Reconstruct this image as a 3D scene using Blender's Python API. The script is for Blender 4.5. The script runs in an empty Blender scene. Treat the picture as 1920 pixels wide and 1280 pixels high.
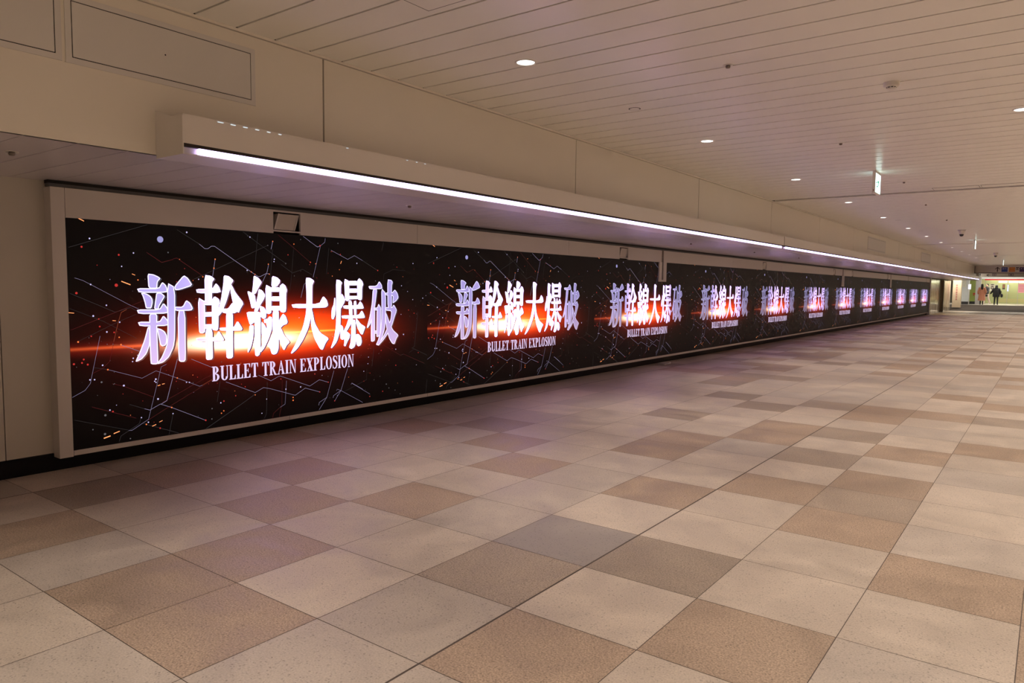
import bpy, bmesh, math, random
from mathutils import Vector, Matrix
PI = math.pi
random.seed(7)
scene = bpy.context.scene
COL = scene.collection

# ------------------------------------------------------------------ camera, exposure, world
F_PX, YAW, PIT, ROL = 1354.094, 0.642461, -0.0766176, 0.0106117
CAM_H = 1.4212
fw = Vector((-math.sin(YAW) * math.cos(PIT), math.cos(YAW) * math.cos(PIT), math.sin(PIT)))
r0 = Vector((math.cos(YAW), math.sin(YAW), 0)); u0 = r0.cross(fw)
rr = r0 * math.cos(ROL) + u0 * math.sin(ROL); uu = -r0 * math.sin(ROL) + u0 * math.cos(ROL)
cd = bpy.data.cameras.new('camera'); cam = bpy.data.objects.new('camera', cd); COL.objects.link(cam)
cd.sensor_width = 36.0; cd.lens = F_PX / 1920 * 36; cd.clip_start = .05; cd.clip_end = 300
cam.matrix_world = Matrix(((rr.x, uu.x, -fw.x, 0), (rr.y, uu.y, -fw.y, 0), (rr.z, uu.z, -fw.z, CAM_H), (0, 0, 0, 1)))
scene.camera = cam
scene.view_settings.view_transform = 'Standard'; scene.view_settings.look = 'None'
scene.view_settings.exposure = 0.0; scene.view_settings.gamma = 1.0
scene.view_settings.use_curve_mapping = False
world = bpy.data.worlds.new('world'); scene.world = world; world.use_nodes = True
world.node_tree.nodes['Background'].inputs[0].default_value = (.9, .72, .55, 1)
world.node_tree.nodes['Background'].inputs[1].default_value = 0.25
LAMP_W = 175.0; LAMP_R = 265.0; LAMP_C = (1.0, .885, .75)

# ------------------------------------------------------------------ helpers
def mat(name, col, rough=.5, metal=0., spec=.5, emit=None, es=0., noise=0., nscale=20., bump=0., coat=0.):
    m = bpy.data.materials.new(name); m.use_nodes = True
    nt = m.node_tree; b = nt.nodes['Principled BSDF']
    b.inputs['Base Color'].default_value = (*col, 1)
    b.inputs['Roughness'].default_value = rough; b.inputs['Metallic'].default_value = metal
    b.inputs['Specular IOR Level'].default_value = spec; b.inputs['Coat Weight'].default_value = coat
    if emit:
        b.inputs['Emission Color'].default_value = (*emit, 1); b.inputs['Emission Strength'].default_value = es
    tc = nt.nodes.new('ShaderNodeTexCoord')
    if noise or bump:
        n = nt.nodes.new('ShaderNodeTexNoise'); n.inputs['Scale'].default_value = nscale; n.inputs['Detail'].default_value = 3
        nt.links.new(tc.outputs['Object'], n.inputs['Vector'])
        if noise:
            mx = nt.nodes.new('ShaderNodeMix'); mx.data_type = 'RGBA'
            mx.inputs[6].default_value = (*[c * (1 - noise) for c in col], 1)
            mx.inputs[7].default_value = (*[min(1, c * (1 + noise)) for c in col], 1)
            nt.links.new(n.outputs['Fac'], mx.inputs[0]); nt.links.new(mx.outputs[2], b.inputs['Base Color'])
        if bump:
            bp = nt.nodes.new('ShaderNodeBump'); bp.inputs['Strength'].default_value = bump; bp.inputs['Distance'].default_value = .01
            nt.links.new(n.outputs['Fac'], bp.inputs['Height']); nt.links.new(bp.outputs[0], b.inputs['Normal'])
    return m

def emis(name, col, s, sample=True):
    m = bpy.data.materials.new(name); m.use_nodes = True
    nt = m.node_tree; nt.nodes.remove(nt.nodes['Principled BSDF'])
    e = nt.nodes.new('ShaderNodeEmission'); e.inputs[0].default_value = (*col, 1); e.inputs[1].default_value = s
    nt.links.new(e.outputs[0], nt.nodes['Material Output'].inputs[0])
    if not sample: m.cycles.emission_sampling = 'NONE'
    return m

def box(bm, x0, x1, y0, y1, z0, z1, mi=0):
    v = [bm.verts.new((x, y, z)) for z in (z0, z1) for y in (y0, y1) for x in (x0, x1)]
    for f in ((0, 2, 3, 1), (4, 5, 7, 6), (0, 1, 5, 4), (2, 6, 7, 3), (0, 4, 6, 2), (1, 3, 7, 5)):
        fc = bm.faces.new([v[i] for i in f]); fc.material_index = mi

def prism_y(bm, prof, y0, y1, mi=0):      # profile of (x, z), extruded along y
    a = [bm.verts.new((x, y0, z)) for x, z in prof]; b = [bm.verts.new((x, y1, z)) for x, z in prof]
    n = len(prof); fs = [bm.faces.new(a), bm.faces.new(b[::-1])]
    for i in range(n): fs.append(bm.faces.new((a[i], b[i], b[(i + 1) % n], a[(i + 1) % n])))
    for f in fs: f.material_index = mi

def lathe(bm, prof, seg=24, c=(0, 0, 0), mi=0):   # profile of (r, z) about z through c
    rows = []
    for r, z in prof:
        rows.append([bm.verts.new((c[0] + r * math.cos(2 * PI * k / seg), c[1] + r * math.sin(2 * PI * k / seg), c[2] + z)) for k in range(seg)] if r > 1e-6 else [bm.verts.new((c[0], c[1], c[2] + z))])
    for a, b in zip(rows, rows[1:]):
        for k in range(seg):
            k2 = (k + 1) % seg
            f = [a[k % len(a)], a[k2 % len(a)], b[k2 % len(b)], b[k % len(b)]]
            f2 = []
            for v in f:
                if v not in f2: f2.append(v)
            if len(f2) > 2:
                fc = bm.faces.new(f2); fc.material_index = mi; fc.smooth = True

def obj(name, bm, mats, parent=None, loc=(0, 0, 0), bevel=0, smooth=False, recalc=True):
    if recalc: bmesh.ops.recalc_face_normals(bm, faces=bm.faces)
    me = bpy.data.meshes.new(name); bm.to_mesh(me); bm.free()
    for m in (mats if isinstance(mats, (list, tuple)) else [mats]): me.materials.append(m)
    if smooth:
        for p in me.polygons: p.use_smooth = True
    o = bpy.data.objects.new(name, me); COL.objects.link(o); o.location = loc
    if parent: o.parent = parent
    if bevel:
        b = o.modifiers.new('bevel', 'BEVEL'); b.width = bevel; b.segments = 2; b.limit_method = 'ANGLE'
    return o

def tag(o, label, cat, group=None, kind=None):
    if label: o['label'] = label
    if cat: o['category'] = cat
    if group: o['group'] = group
    if kind: o['kind'] = kind
    return o

def thing(name, loc, label, cat, group=None, rz=0):
    o = bpy.data.objects.new(name, None); COL.objects.link(o); o.location = loc; o.rotation_euler = (0, 0, rz)
    o.empty_display_size = .1
    return tag(o, label, cat, group)

def copy_tree(o, parent=None):
    c = o.copy(); COL.objects.link(c)
    if parent: c.parent = parent
    for ch in list(o.children): copy_tree(ch, c)
    return c

def struct(name, bm, m, label, cat, **k):
    o = obj(name, bm, m, **k); return tag(o, label, cat, kind='structure')

def bx(*a):
    bm = bmesh.new(); box(bm, *a); return bm

# ------------------------------------------------------------------ materials
M = {}
M['wall'] = mat('painted wall panel', (.84, .785, .69), .42, noise=.02, nscale=2)
M['wall_low'] = mat('beige wall sheet', (.60, .55, .48), .45, noise=.02, nscale=2)
M['ceil'] = mat('painted ceiling slat', (.87, .84, .775), .27, spec=.5)
M['soffit'] = mat('satin soffit slat', (.68, .64, .66), .26, spec=1.0)
M['gap'] = mat('dark joint', (.035, .026, .022), .9)
M['blackgap'] = mat('black gap', (.012, .010, .010), .8)
M['frame'] = mat('beige display frame', (.70, .645, .60), .45)
M['hatch'] = mat('grey hatch panel', (.73, .70, .665), .45)
M['channel'] = mat('dark grey channel', (.085, .085, .085), .5)
M['kick'] = mat('black skirting', (.004, .004, .004), .5, spec=.2)
M['white'] = mat('off-white plastic', (.72, .68, .62), .4)
M['housing'] = mat('satin housing', (.76, .71, .66), .30, spec=.6)
M['steel'] = mat('brushed steel', (.5, .5, .5), .3, metal=.9)
M['dark'] = mat('dark plastic', (.03, .03, .035), .4)
M['lamp'] = emis('lamp glass', (1, .97, .95), 6.0)
M['strip'] = emis('strip diffuser', (.66, .52, 1.0), 5.0)
M['lip_glint'] = emis('lip glint glow', (.85, .95, 1.0), 1.0, False)

def floor_material():
    m = bpy.data.materials.new('granite tile'); m.use_nodes = True; nt = m.node_tree; L = nt.links.new
    b = nt.nodes['Principled BSDF']
    at = nt.nodes.new('ShaderNodeAttribute'); at.attribute_name = 'tile'
    tc = nt.nodes.new('ShaderNodeTexCoord')
    n1 = nt.nodes.new('ShaderNodeTexNoise'); n1.inputs['Scale'].default_value = 130; n1.inputs['Detail'].default_value = 2
    n2 = nt.nodes.new('ShaderNodeTexNoise'); n2.inputs['Scale'].default_value = 2.3; n2.inputs['Detail'].default_value = 4; n2.inputs['Distortion'].default_value = 1.2
    vo = nt.nodes.new('ShaderNodeTexVoronoi'); vo.inputs['Scale'].default_value = 170
    for n in (n1, n2, vo): L(tc.outputs['Object'], n.inputs['Vector'])
    # speckle: contrast stronger on the tan tiles (alpha of the attribute)
    r1 = nt.nodes.new('ShaderNodeMapRange'); r1.inputs[1].default_value = .3; r1.inputs[2].default_value = .7; r1.inputs[3].default_value = -1; r1.inputs[4].default_value = 1
    L(n1.outputs['Fac'], r1.inputs[0])
    mu = nt.nodes.new('ShaderNodeMath'); mu.operation = 'MULTIPLY_ADD'; mu.inputs[2].default_value = 1.0
    L(r1.outputs[0], mu.inputs[0]); L(at.outputs['Alpha'], mu.inputs[1])
    r2 = nt.nodes.new('ShaderNodeMapRange'); r2.inputs[1].default_value = .3; r2.inputs[2].default_value = .7; r2.inputs[3].default_value = .84; r2.inputs[4].default_value = 1.10
    L(n2.outputs['Fac'], r2.inputs[0])
    m2 = nt.nodes.new('ShaderNodeMath'); m2.operation = 'MULTIPLY'; L(mu.outputs[0], m2.inputs[0]); L(r2.outputs[0], m2.inputs[1])
    vs = nt.nodes.new('ShaderNodeSeparateColor'); L(vo.outputs['Color'], vs.inputs[0])
    r3 = nt.nodes.new('ShaderNodeMapRange'); r3.inputs[1].default_value = .93; r3.inputs[2].default_value = .99; r3.inputs[3].default_value = 1; r3.inputs[4].default_value = .62
    L(vs.outputs[0], r3.inputs[0])
    m3 = nt.nodes.new('ShaderNodeMath'); m3.operation = 'MULTIPLY'; L(m2.outputs[0], m3.inputs[0]); L(r3.outputs[0], m3.inputs[1])
    sc = nt.nodes.new('ShaderNodeVectorMath'); sc.operation = 'SCALE'; L(at.outputs['Color'], sc.inputs[0]); L(m3.outputs[0], sc.inputs['Scale'])
    L(sc.outputs[0], b.inputs['Base Color'])
    r4 = nt.nodes.new('ShaderNodeMapRange'); r4.inputs[1].default_value = .35; r4.inputs[2].default_value = .65; r4.inputs[3].default_value = .42; r4.inputs[4].default_value = .60
    L(n2.outputs['Fac'], r4.inputs[0]); L(r4.outputs[0], b.inputs['Roughness'])
    b.inputs['Specular IOR Level'].default_value = .45
    return m
M['floor'] = floor_material()
M['grout'] = mat('dark grout', (.10, .075, .065), .8)
CHARS=[[[589,1490,638,1485,678,1467,695,1452,670,1425,665,1369,594,1369],[501,1373,676,1372,708,1425,735,1402,748,1374,751,1337,517,1336],[533,1336,573,1332,606,1313,624,1286,626,1256,613,1209,569,1210,561,1257,546,1310],[657,1336,695,1337,729,1308,704,1269,679,1228,671,1200,635,1202,647,1276],[495,1204,678,1200,714,1255,751,1206,750,1165,509,1166],[500,1106,676,1099,710,1152,752,1103,751,1063,516,1067],[595,1169,660,1167,656,1045,659,764,645,753,611,754,594,762,592,939,592,1047],[582,1067,599,1047,595,919,566,846,525,802,481,785,475,791,513,870,549,955],[653,1048,687,1040,718,1018,736,983,735,931,722,901,694,896,678,910,668,962],[748,1420,816,1382,805,962,792,886,751,805,701,764,659,754,649,758,688,810,729,897,741,979],[809,1389,892,1484,930,1459,969,1397,858,1361,815,1356],[808,1221,876,1218,908,1275,943,1252,968,1202,949,1185,807,1185],[832,1191,899,1190,894,774,879,755,846,756,829,772]],[[1077,1489,1136,1482,1171,1456,1145,1427,1141,1228,1077,1229],[997,1368,1149,1371,1182,1420,1212,1387,1229,1336,1007,1331],[1014,1298,1077,1261,1074,999,1052,987,1025,990,1016,1009],[1139,1272,1167,1306,1206,1282,1216,1249,1203,1220,1196,1023,1184,1005,1149,1010,1137,1022],[1051,1267,1159,1268,1158,1229,1050,1231],[1064,1168,1149,1170,1148,1130,1063,1130],[1061,1064,1146,1063,1145,1025,1060,1025],[987,953,1167,944,1198,1005,1246,932,1246,912,997,917],[1076,1031,1140,1029,1140,777,1128,755,1085,754,1074,768],[1258,1488,1306,1482,1352,1444,1329,1414,1312,1358,1277,1256,1235,1168,1195,1125,1200,1184,1226,1271,1253,1417],[1313,1410,1333,1403,1368,1336,1449,1242,1415,1194,1398,1157,1381,1165,1349,1218,1327,1307],[1228,1198,1292,1193,1338,1251,1382,1217,1377,1154,1243,1155],[1274,1197,1339,1196,1333,771,1319,753,1283,752,1267,768],[1204,1030,1345,1026,1384,1086,1432,1013,1419,995,1216,1002]],[[1555,1493,1603,1471,1639,1432,1605,1384,1571,1326,1534,1323,1548,1413],[1488,1344,1498,1349,1526,1337,1563,1315,1570,1268,1573,1203,1528,1191,1515,1255],[1605,1368,1638,1359,1673,1313,1657,1275,1619,1224,1584,1156,1552,1160,1578,1247,1595,1312],[1610,1217,1656,1202,1679,1165,1678,1106,1654,1092,1629,1107,1618,1166],[1476,1163,1622,1159,1625,1107,1554,1066,1509,1039,1486,1111],[1559,1138,1620,1137,1614,815,1602,764,1577,751,1556,764,1555,921],[1505,1039,1549,1037,1539,921,1517,843,1484,791,1480,802,1493,866,1490,924,1500,996],[1627,1071,1661,1040,1686,988,1680,929,1651,916,1628,945],[1748,1492,1805,1478,1835,1452,1831,1430,1800,1393,1739,1389],[1676,1412,1739,1383,1735,1152,1714,1138,1684,1143,1679,1165],[1727,1386,1830,1387,1829,1344,1726,1344],[1826,1393,1861,1423,1892,1404,1911,1359,1899,1326,1897,1160,1870,1146,1839,1154,1829,1173],[1734,1300,1837,1300,1836,1257,1733,1258],[1732,1212,1836,1210,1835,1167,1731,1170],[1749,1174,1813,1173,1816,1057,1809,810,1789,766,1759,755,1733,762,1717,816,1692,840,1688,855,1735,867,1746,911],[1654,1088,1696,1094,1713,1116,1743,1104,1739,1000,1706,913,1657,827,1615,785,1607,801,1659,915,1686,1017,1678,1058,1657,1055],[1816,1072,1861,1138,1891,1115,1913,1061,1904,1039,1859,1026,1815,982],[1813,1012,1841,996,1875,927,1937,863,1900,835,1873,792,1860,795,1830,861,1813,907]],[[2127,1480,2180,1479,2228,1452,2203,1407,2200,1196,2190,1117,2150,981,2089,876,2018,792,1954,749,1946,758,2019,870,2091,1003,2128,1139,2136,1295],[1958,1227,2285,1222,2336,1302,2379,1263,2397,1208,2359,1185,1978,1188],[2182,1177,2202,1157,2228,1037,2294,935,2403,874,2361,831,2323,762,2292,774,2226,878,2186,999]],[[2476,1284,2489,1278,2491,1171,2485,1110,2464,1066,2442,1069,2436,1104,2443,1172,2467,1217],[2499,1468,2547,1462,2578,1438,2561,1408,2559,1216,2552,1016,2541,924,2502,833,2439,772,2426,777,2468,866,2494,987,2500,1140],[2570,1327,2594,1300,2615,1261,2603,1231,2558,1170,2554,1185,2559,1277],[2552,1008,2586,984,2590,906,2605,867,2580,849,2551,862,2547,947],[2605,1479,2669,1455,2671,1261,2643,1246,2615,1261],[2654,1455,2785,1458,2785,1411,2654,1410],[2659,1377,2785,1378,2784,1335,2658,1335],[2653,1301,2794,1301,2794,1268,2653,1265],[2777,1456,2806,1488,2847,1457,2862,1421,2846,1394,2843,1267,2820,1252,2779,1268],[2588,1204,2783,1201,2816,1248,2845,1220,2868,1172,2845,1164,2598,1169],[2658,1257,2703,1253,2713,1089,2669,1090],[2728,1245,2765,1252,2764,1087,2737,1088],[2565,1102,2793,1098,2839,1149,2865,1116,2884,1072,2860,1065,2577,1068],[2661,1071,2721,1065,2691,1011,2640,943,2570,884,2561,892,2590,937,2631,998],[2757,1068,2777,1055,2823,1006,2890,972,2869,933,2848,890,2822,899,2781,960,2756,1024],[2696,1054,2752,1052,2755,804,2734,765,2693,748,2663,766,2684,815,2695,940],[2620,944,2680,902,2669,863,2639,826,2614,779,2594,789,2604,836,2585,883],[2755,898,2791,901,2827,871,2837,815,2821,780,2790,770,2770,783,2755,835]],[[2932,1406,3047,1407,3088,1460,3123,1420,3132,1375,2951,1370],[2995,1374,3058,1379,3030,1209,3002,1097,2959,1002,2922,959,2906,962,2949,1082,2982,1226],[2971,1162,3024,1193,3022,837,3017,817,2985,807,2963,816],[3013,1173,3057,1173,3076,1217,3111,1172,3113,1143,3013,1145],[3051,1173,3111,1172,3110,964,3099,866,3050,854,3044,869],[3012,927,3055,925,3055,892,3012,894],[3117,1387,3183,1330,3182,1043,3165,937,3131,848,3082,764,3035,771,3066,819,3104,915,3122,1086],[3172,1334,3278,1334,3318,1371,3358,1330,3375,1280,3346,1247,3295,1218,3284,1222,3290,1305,3172,1306],[3206,1479,3267,1474,3287,1450,3273,1412,3272,1156,3210,1158],[3177,1176,3278,1173,3301,1206,3346,1147,3340,1118,3317,1072,3277,974,3221,893,3153,822,3076,761,3055,766,3143,855,3210,960,3255,1041,3266,1132,3177,1140],[3177,1125,3199,1092,3243,1000,3288,923,3374,861,3340,821,3311,762,3277,770,3232,826,3198,919,3176,1027]]]
TRACES=[('g',3,[15,1672,230,1749,599,1884]),('w',3,[48,1447,103,1429,158,1399,435,1244,512,1207]),('g',3,[13,1332,331,1185,411,1209,450,1220,496,1191]),('r',3,[11,1060,331,1183,546,1271]),('g',2,[6,1220,243,1116,490,972]),('g',2,[53,972,182,1030,324,1098,487,1164]),('o',3,[313,958,351,1105,376,1182,419,1205]),('r',4,[589,1659,709,1583,806,1611]),('r',4,[808,1618,840,1623,879,1596,1066,1478]),('g',3,[846,1856,1038,1749]),('w',5,[1038,1749,1086,1713,1114,1713,1149,1737,1178,1737,1366,1622,1602,1482,1626,1484,1683,1511,1720,1511]),('w',5,[1713,1592,1696,1524,1633,1411]),('w',5,[1179,1625,1166,1546,1154,1480]),('g',3,[1454,1880,1639,1767,1901,1612]),('g',3,[983,1451,1381,1626,1708,1772]),('g',3,[1605,1870,1568,1542]),('w',6,[1762,1813,1744,1741]),('g',3,[1761,1738,1722,1411]),('r',3,[1821,1876,1994,1764,2183,1632]),('g',2,[1994,1778,1968,1523,1940,1333]),('g',3,[1850,1599,1977,1523,2092,1562,2200,1513]),('w',4,[2105,1879,2268,1786,2305,1794]),('w',4,[2070,1289,2108,1415,2135,1437]),('w',4,[2177,1836,2276,1784,2312,1801,2363,1836,2369,1874]),('w',4,[2308,1792,2217,1486]),('w',4,[2440,1761,2654,1677,2743,1719,2856,1671]),('g',4,[2856,1671,3067,1571]),('g',3,[2414,1781,2380,1522]),('g',3,[3153,1875,3128,1788]),('g',2,[3151,1456,3158,1537,3288,1586,3480,1581]),('o',3,[2253,1161,2299,1156,2262,1033]),('g',3,[3687,1113,3653,908]),('w',3,[213,1004,132,646,93,597,3,554]),('o',4,[268,920,314,932,367,927]),('w',4,[367,927,508,868]),('r',3,[326,998,277,803,224,753,147,719]),('g',3,[155,767,263,741]),('w',3,[263,741,523,649,638,699,813,623,1012,532,1037,539]),('o',3,[1037,539,1135,583]),('w',5,[821,783,722,443,674,420]),('r',3,[292,627,377,600,610,486]),('w',3,[726,746,682,728,566,308,512,280,434,238,407,240]),('g',3,[420,448,537,398]),('w',4,[537,398,579,382,666,421,761,380,1058,230]),('r',3,[562,301,709,375,1135,575]),('r',3,[681,430,1136,629]),('r',3,[139,463,465,333]),('g',3,[526,278,816,153]),('g',3,[771,327,733,158]),('g',3,[507,330,491,283,345,206,331,166]),('g',2,[12,380,434,234]),('w',4,[943,772,1137,682]),('w',4,[1589,574,1721,509,1804,543,1827,544,2163,413,2280,465,2389,429]),('w',4,[1260,545,1551,417,1640,454,1711,436,1990,341,2108,399,2284,341]),('g',4,[1065,155,1421,334,1551,403]),('g',3,[1204,554,1173,380]),('g',3,[1681,499,1667,201,1644,165]),('r',3,[1845,506,1837,274,1807,142]),('w',3,[1892,493,1874,270,1818,245]),('r',3,[1818,245,1743,198,1733,152]),('w',4,[2464,540,2371,276,2277,236,2269,208]),('w',4,[2371,276,2276,164]),('w',4,[2644,550,2554,328,2456,283,2451,262]),('w',4,[2554,328,2472,229]),('w',3,[2495,330,2505,345,2554,325,2846,166]),('w',4,[2688,375,2699,389,2847,308]),('r',3,[3146,764,3407,630]),('g',3,[3407,630,3454,643]),('r',3,[3454,643,3783,513]),('g',3,[3671,1018,3628,718,3586,702,3628,688,3865,602]),('g',3,[3010,755,2982,546]),('g',3,[3866,317,3815,140]),('g',2,[3628,688,3537,650]),('w',3,[2699,387,2948,244]),('g',2,[2907,520,2901,403,2598,311])]
DOTS=[('v',33,701,1769),('v',20,431,1874),('w',10,161,1745),('r',12,103,1680),('r',12,371,1631),('w',9,484,1650),('r',16,345,1395),('r',14,56,1334),('w',8,390,1542),('o',9,513,1438),('w',9,158,1399),('w',11,169,1160),('w',9,267,1240),('r',10,213,1078),('w',10,264,1034),('w',9,362,1106),('r',10,318,1028),('o',9,355,988),('g',9,764,1666),('r',8,208,1136),('w',11,928,1841),('o',10,1180,1626),('o',10,1167,1548),('w',9,1524,1837),('o',9,1762,1812),('o',9,1996,1799),('g',8,1708,1772),('g',8,1901,1612),('w',9,1776,1647),('w',8,1772,1625),('r',8,1928,1694),('o',9,2186,1632),('w',9,1490,1537),('o',8,1532,1524),('o',8,1569,1503),('o',9,1711,1599),('o',8,1720,1507),('w',8,1024,1450),('o',9,1063,1472),('o',8,2249,1620),('g',7,2074,1847),('r',12,2304,1800),('g',9,2528,1834),('r',9,2559,1724),('r',11,3067,1573),('w',9,2776,1640),('w',9,3603,1664),('w',9,3421,1411),('w',9,3762,1270),('o',7,2545,1568),('o',8,2453,1502),('w',7,3516,1347),('w',8,3599,1255),('r',9,3532,1137),('r',9,3619,1100),('r',8,3351,1616),('w',7,3414,1091),('r',9,2186,1630),('o',11,56,968),('o',11,367,929),('r',11,78,808),('r',11,91,833),('w',10,225,778),('r',12,21,803),('r',12,8,770),('r',12,118,792),('o',10,262,741),('w',9,130,674),('w',9,163,672),('g',12,213,648),('w',12,379,604),('w',12,634,630),('w',8,624,614),('w',8,635,604),('o',9,815,623),('w',8,894,578),('w',8,921,575),('w',12,648,465),('o',10,761,380),('r',10,1059,230),('w',9,268,423),('r',10,290,409),('g',14,233,387),('g',14,226,240),('w',8,509,330),('w',9,564,284),('o',10,547,269),('r',10,659,221),('g',8,139,288),('g',8,417,173),('w',9,458,815),('w',8,452,789),('w',8,771,327),('r',9,150,1006),('w',10,1884,412),('w',10,2054,416),('o',10,1965,323),('o',12,1965,295),('o',9,1210,271),('o',9,1233,289),('w',9,1206,364),('r',10,1236,376),('r',9,2391,429),('r',9,2284,341),('o',9,2276,164),('r',9,2470,228),('r',10,1062,228),('r',9,1830,516),('r',9,2225,527),('o',8,1551,395),('w',7,1671,342),('w',7,1618,215),('r',8,1352,411),('r',8,1449,482),('g',9,1122,323),('g',9,1118,232),('w',12,3452,864),('w',9,3332,705),('r',10,3332,525),('r',9,2942,777),('g',11,3187,327),('g',8,3320,246),('g',8,3226,281),('w',7,2863,498),('w',7,2931,645),('w',7,2921,575),('r',9,3689,643),('r',9,3133,253),('r',9,2945,219),('r',8,3595,313),('r',9,3113,706),('g',7,3398,195),('g',6,3451,160),('g',6,3008,392)]
SPARKS=[(12,[90,1889,124,1873]),(14,[387,1425,451,1400]),(9,[-2,1189,33,1185]),(8,[469,1485,490,1476]),(16,[219,209,263,219]),(12,[293,234,334,245]),(10,[596,247,625,256]),(9,[655,273,679,281]),(10,[650,575,669,579]),(10,[687,584,704,586]),(10,[2572,1655,2561,1631]),(8,[310,1121,332,1118])]
# ------------------------------------------------------------------ dimensions (metres; camera stands over x = 0, y = 0)
SX, BX, CZ, SZ = -5.85, -4.19, 3.01, 2.153
WX = -5.96
YN, YF = -9.0, 55.0          # near and far end of the passage
XR = 7.6
GX0, GY0, T = -3.06577 * .6, 3.15652 * .6, .6

# ------------------------------------------------------------------ floor
TAN = {(0,0),(0,2),(0,5),(0,7),(0,9),(0,11),(0,12),(1,1),(1,4),(1,5),(1,6),(1,8),(1,12),(2,3),(3,2),(3,3),(3,7),(3,8),(-1,1),(-1,4),(-1,8),(-1,9),(-3,-1),(-2,-1),
       (-3,0),(-3,2),(-4,1),(-5,-1),(-6,1),(-5,2),(-6,0),(-3,4),(-2,6),(-2,7),(-4,5),(2,9),(2,12),(1,16),(0,15),(0,18),(-1,12),(-2,11),(-3,9),(-3,12),(-6,5),(-5,6),(-7,3)}
def tile_color(i, j, rnd):
    k = rnd.random(); v = 1 + rnd.uniform(-.06, .06)
    if (i, j) == (-1, 2): return (.325, .28, .258, .05)
    near = -7 <= i <= 3 and -1 <= j <= 13
    tan = ((i, j) in TAN) if near else k < .40
    if tan:
        c = (.385, .285, .212) if rnd.random() < .7 else (.345, .272, .215)
        return (c[0] * v, c[1] * v, c[2] * v, .36)
    return (.52 * v, .435 * v, .362 * v, .14) if rnd.random() < .75 else (.465 * v, .395 * v, .338 * v, .13)
def floor_mesh(name, ylo, yhi, zf, seed, label):
    rnd = random.Random(seed); bm = bmesh.new(); cl = bm.loops.layers.float_color.new('tile')
    i0 = math.floor((WX - GX0) / T); i1 = math.ceil((XR - GX0) / T)
    j0 = math.floor((ylo - GY0) / T); j1 = math.ceil((yhi - GY0) / T)
    for i in range(i0, i1):
        for j in range(j0, j1):
            c = tile_color(i, j, rnd)
            wide = (i % 6 == 0, (i + 1) % 6 == 0)
            g = .0018; ga = .005 if wide[0] else g; gb = .005 if wide[1] else g
            xa = max(GX0 + i * T + ga, WX); xb = min(GX0 + (i + 1) * T - gb, XR)
            ya = max(GY0 + j * T + g, ylo); yb = min(GY0 + (j + 1) * T - g, yhi)
            if xb <= xa or yb <= ya: continue
            vs = [bm.verts.new((x, y, zf(y))) for x, y in ((xa, ya), (xb, ya), (xb, yb), (xa, yb))]
            f = bm.faces.new(vs)
            for l in f.loops: l[cl] = c
    y = [ylo, yhi]
    a = [bm.verts.new(p) for p in ((WX, ylo, zf(ylo) - .002), (XR, ylo, zf(ylo) - .002), (XR, yhi, zf(yhi) - .002), (WX, yhi, zf(yhi) - .002))]
    f = bm.faces.new(a); f.material_index = 1
    return struct(name, bm, [M['floor'], M['grout']], label, 'floor', recalc=False)
floor_mesh('floor', YN, 60.0, lambda y: 0.0, 3, 'stone tile floor of beige and tan squares in the passage')
M['ramp'] = mat('grey ramp surface', (.055, .043, .035), .9, spec=.1, noise=.1, nscale=1.2)
bm = bmesh.new()
a = [bm.verts.new(p) for p in ((-9, 60, 0), (XR, 60, 0), (XR, 65.5, .36), (-9, 65.5, .36))]; bm.faces.new(a)
struct('floor_ramp', bm, M['ramp'], 'dark grey brown sloping strip of floor at the far end', 'floor', recalc=False)
M['farfloor'] = mat('pale polished floor', (.62, .58, .52), .22, noise=.06, nscale=.6)
bm = bmesh.new()
a = [bm.verts.new(p) for p in ((-9, 65.5, .36), (XR, 65.5, .36), (XR, 82, .36), (-9, 82, .36))]; bm.faces.new(a)
struct('floor_far', bm, M['farfloor'], 'pale shiny floor in front of the far shops', 'floor', recalc=False)

# ------------------------------------------------------------------ ceiling of painted slats
def slats(bm, x0, x1, y0, y1, z, pitch, off, gap, wide=(), th=.02):
    k = math.floor((y0 - off) / pitch)
    y = off + k * pitch
    while y < y1:
        a = max(y + gap / 2, y0); b = min(y + pitch - gap / 2, y1)
        for w in wide:
            if a < w < b:
                a2 = w + .09
                if w - .09 > a: box(bm, x0, x1, a, w - .09, z, z + th)
                a = a2
            elif abs(a - w) < .09: a = w + .09
            elif abs(b - w) < .09: b = w - .09
        if b > a + .01: box(bm, x0, x1, a, b, z, z + th)
        y += pitch
bm = bmesh.new(); slats(bm, BX + .012, XR, YN, YF + 3, CZ, .2785, 2.397, .016, wide=(13.45, 29.0, 38.8))
box(bm, BX, XR, YN, YF + 3, CZ + .022, CZ + .03, 1)
struct('ceiling', bm, [M['ceil'], M['gap']], 'pale slatted metal ceiling over the passage', 'ceiling')
bm = bmesh.new(); slats(bm, WX, BX - .0005, YN, 60, SZ, .2585, 1.484, .006)
box(bm, WX, BX - .02, YN, 60, SZ + .022, SZ + .03, 1)
struct('ceiling_soffit', bm, [M['soffit'], M['gap']], 'low slatted soffit above the display wall', 'ceiling')

# ------------------------------------------------------------------ beam face above the display
bm = bmesh.new()
seams = [YN] + [3.355 * k for k in range(-2, 17)] + [YF]
seams = sorted(set([s for s in seams if YN <= s <= YF]))
for a, b in zip(seams, seams[1:]): box(bm, BX - .025, BX, a + .007, b - .007, SZ + .0, CZ - .02)
box(bm, BX - .2, BX - .026, YN, YF, SZ + .032, CZ + .03, 1)
box(bm, BX - .02, BX + .012, YN, YF, CZ - .016, CZ + .0, 2)
struct('wall_left_upper', bm, [M['wall'], M['gap'], M['wall']], 'cream panelled beam face above the low soffit', 'wall')

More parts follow.
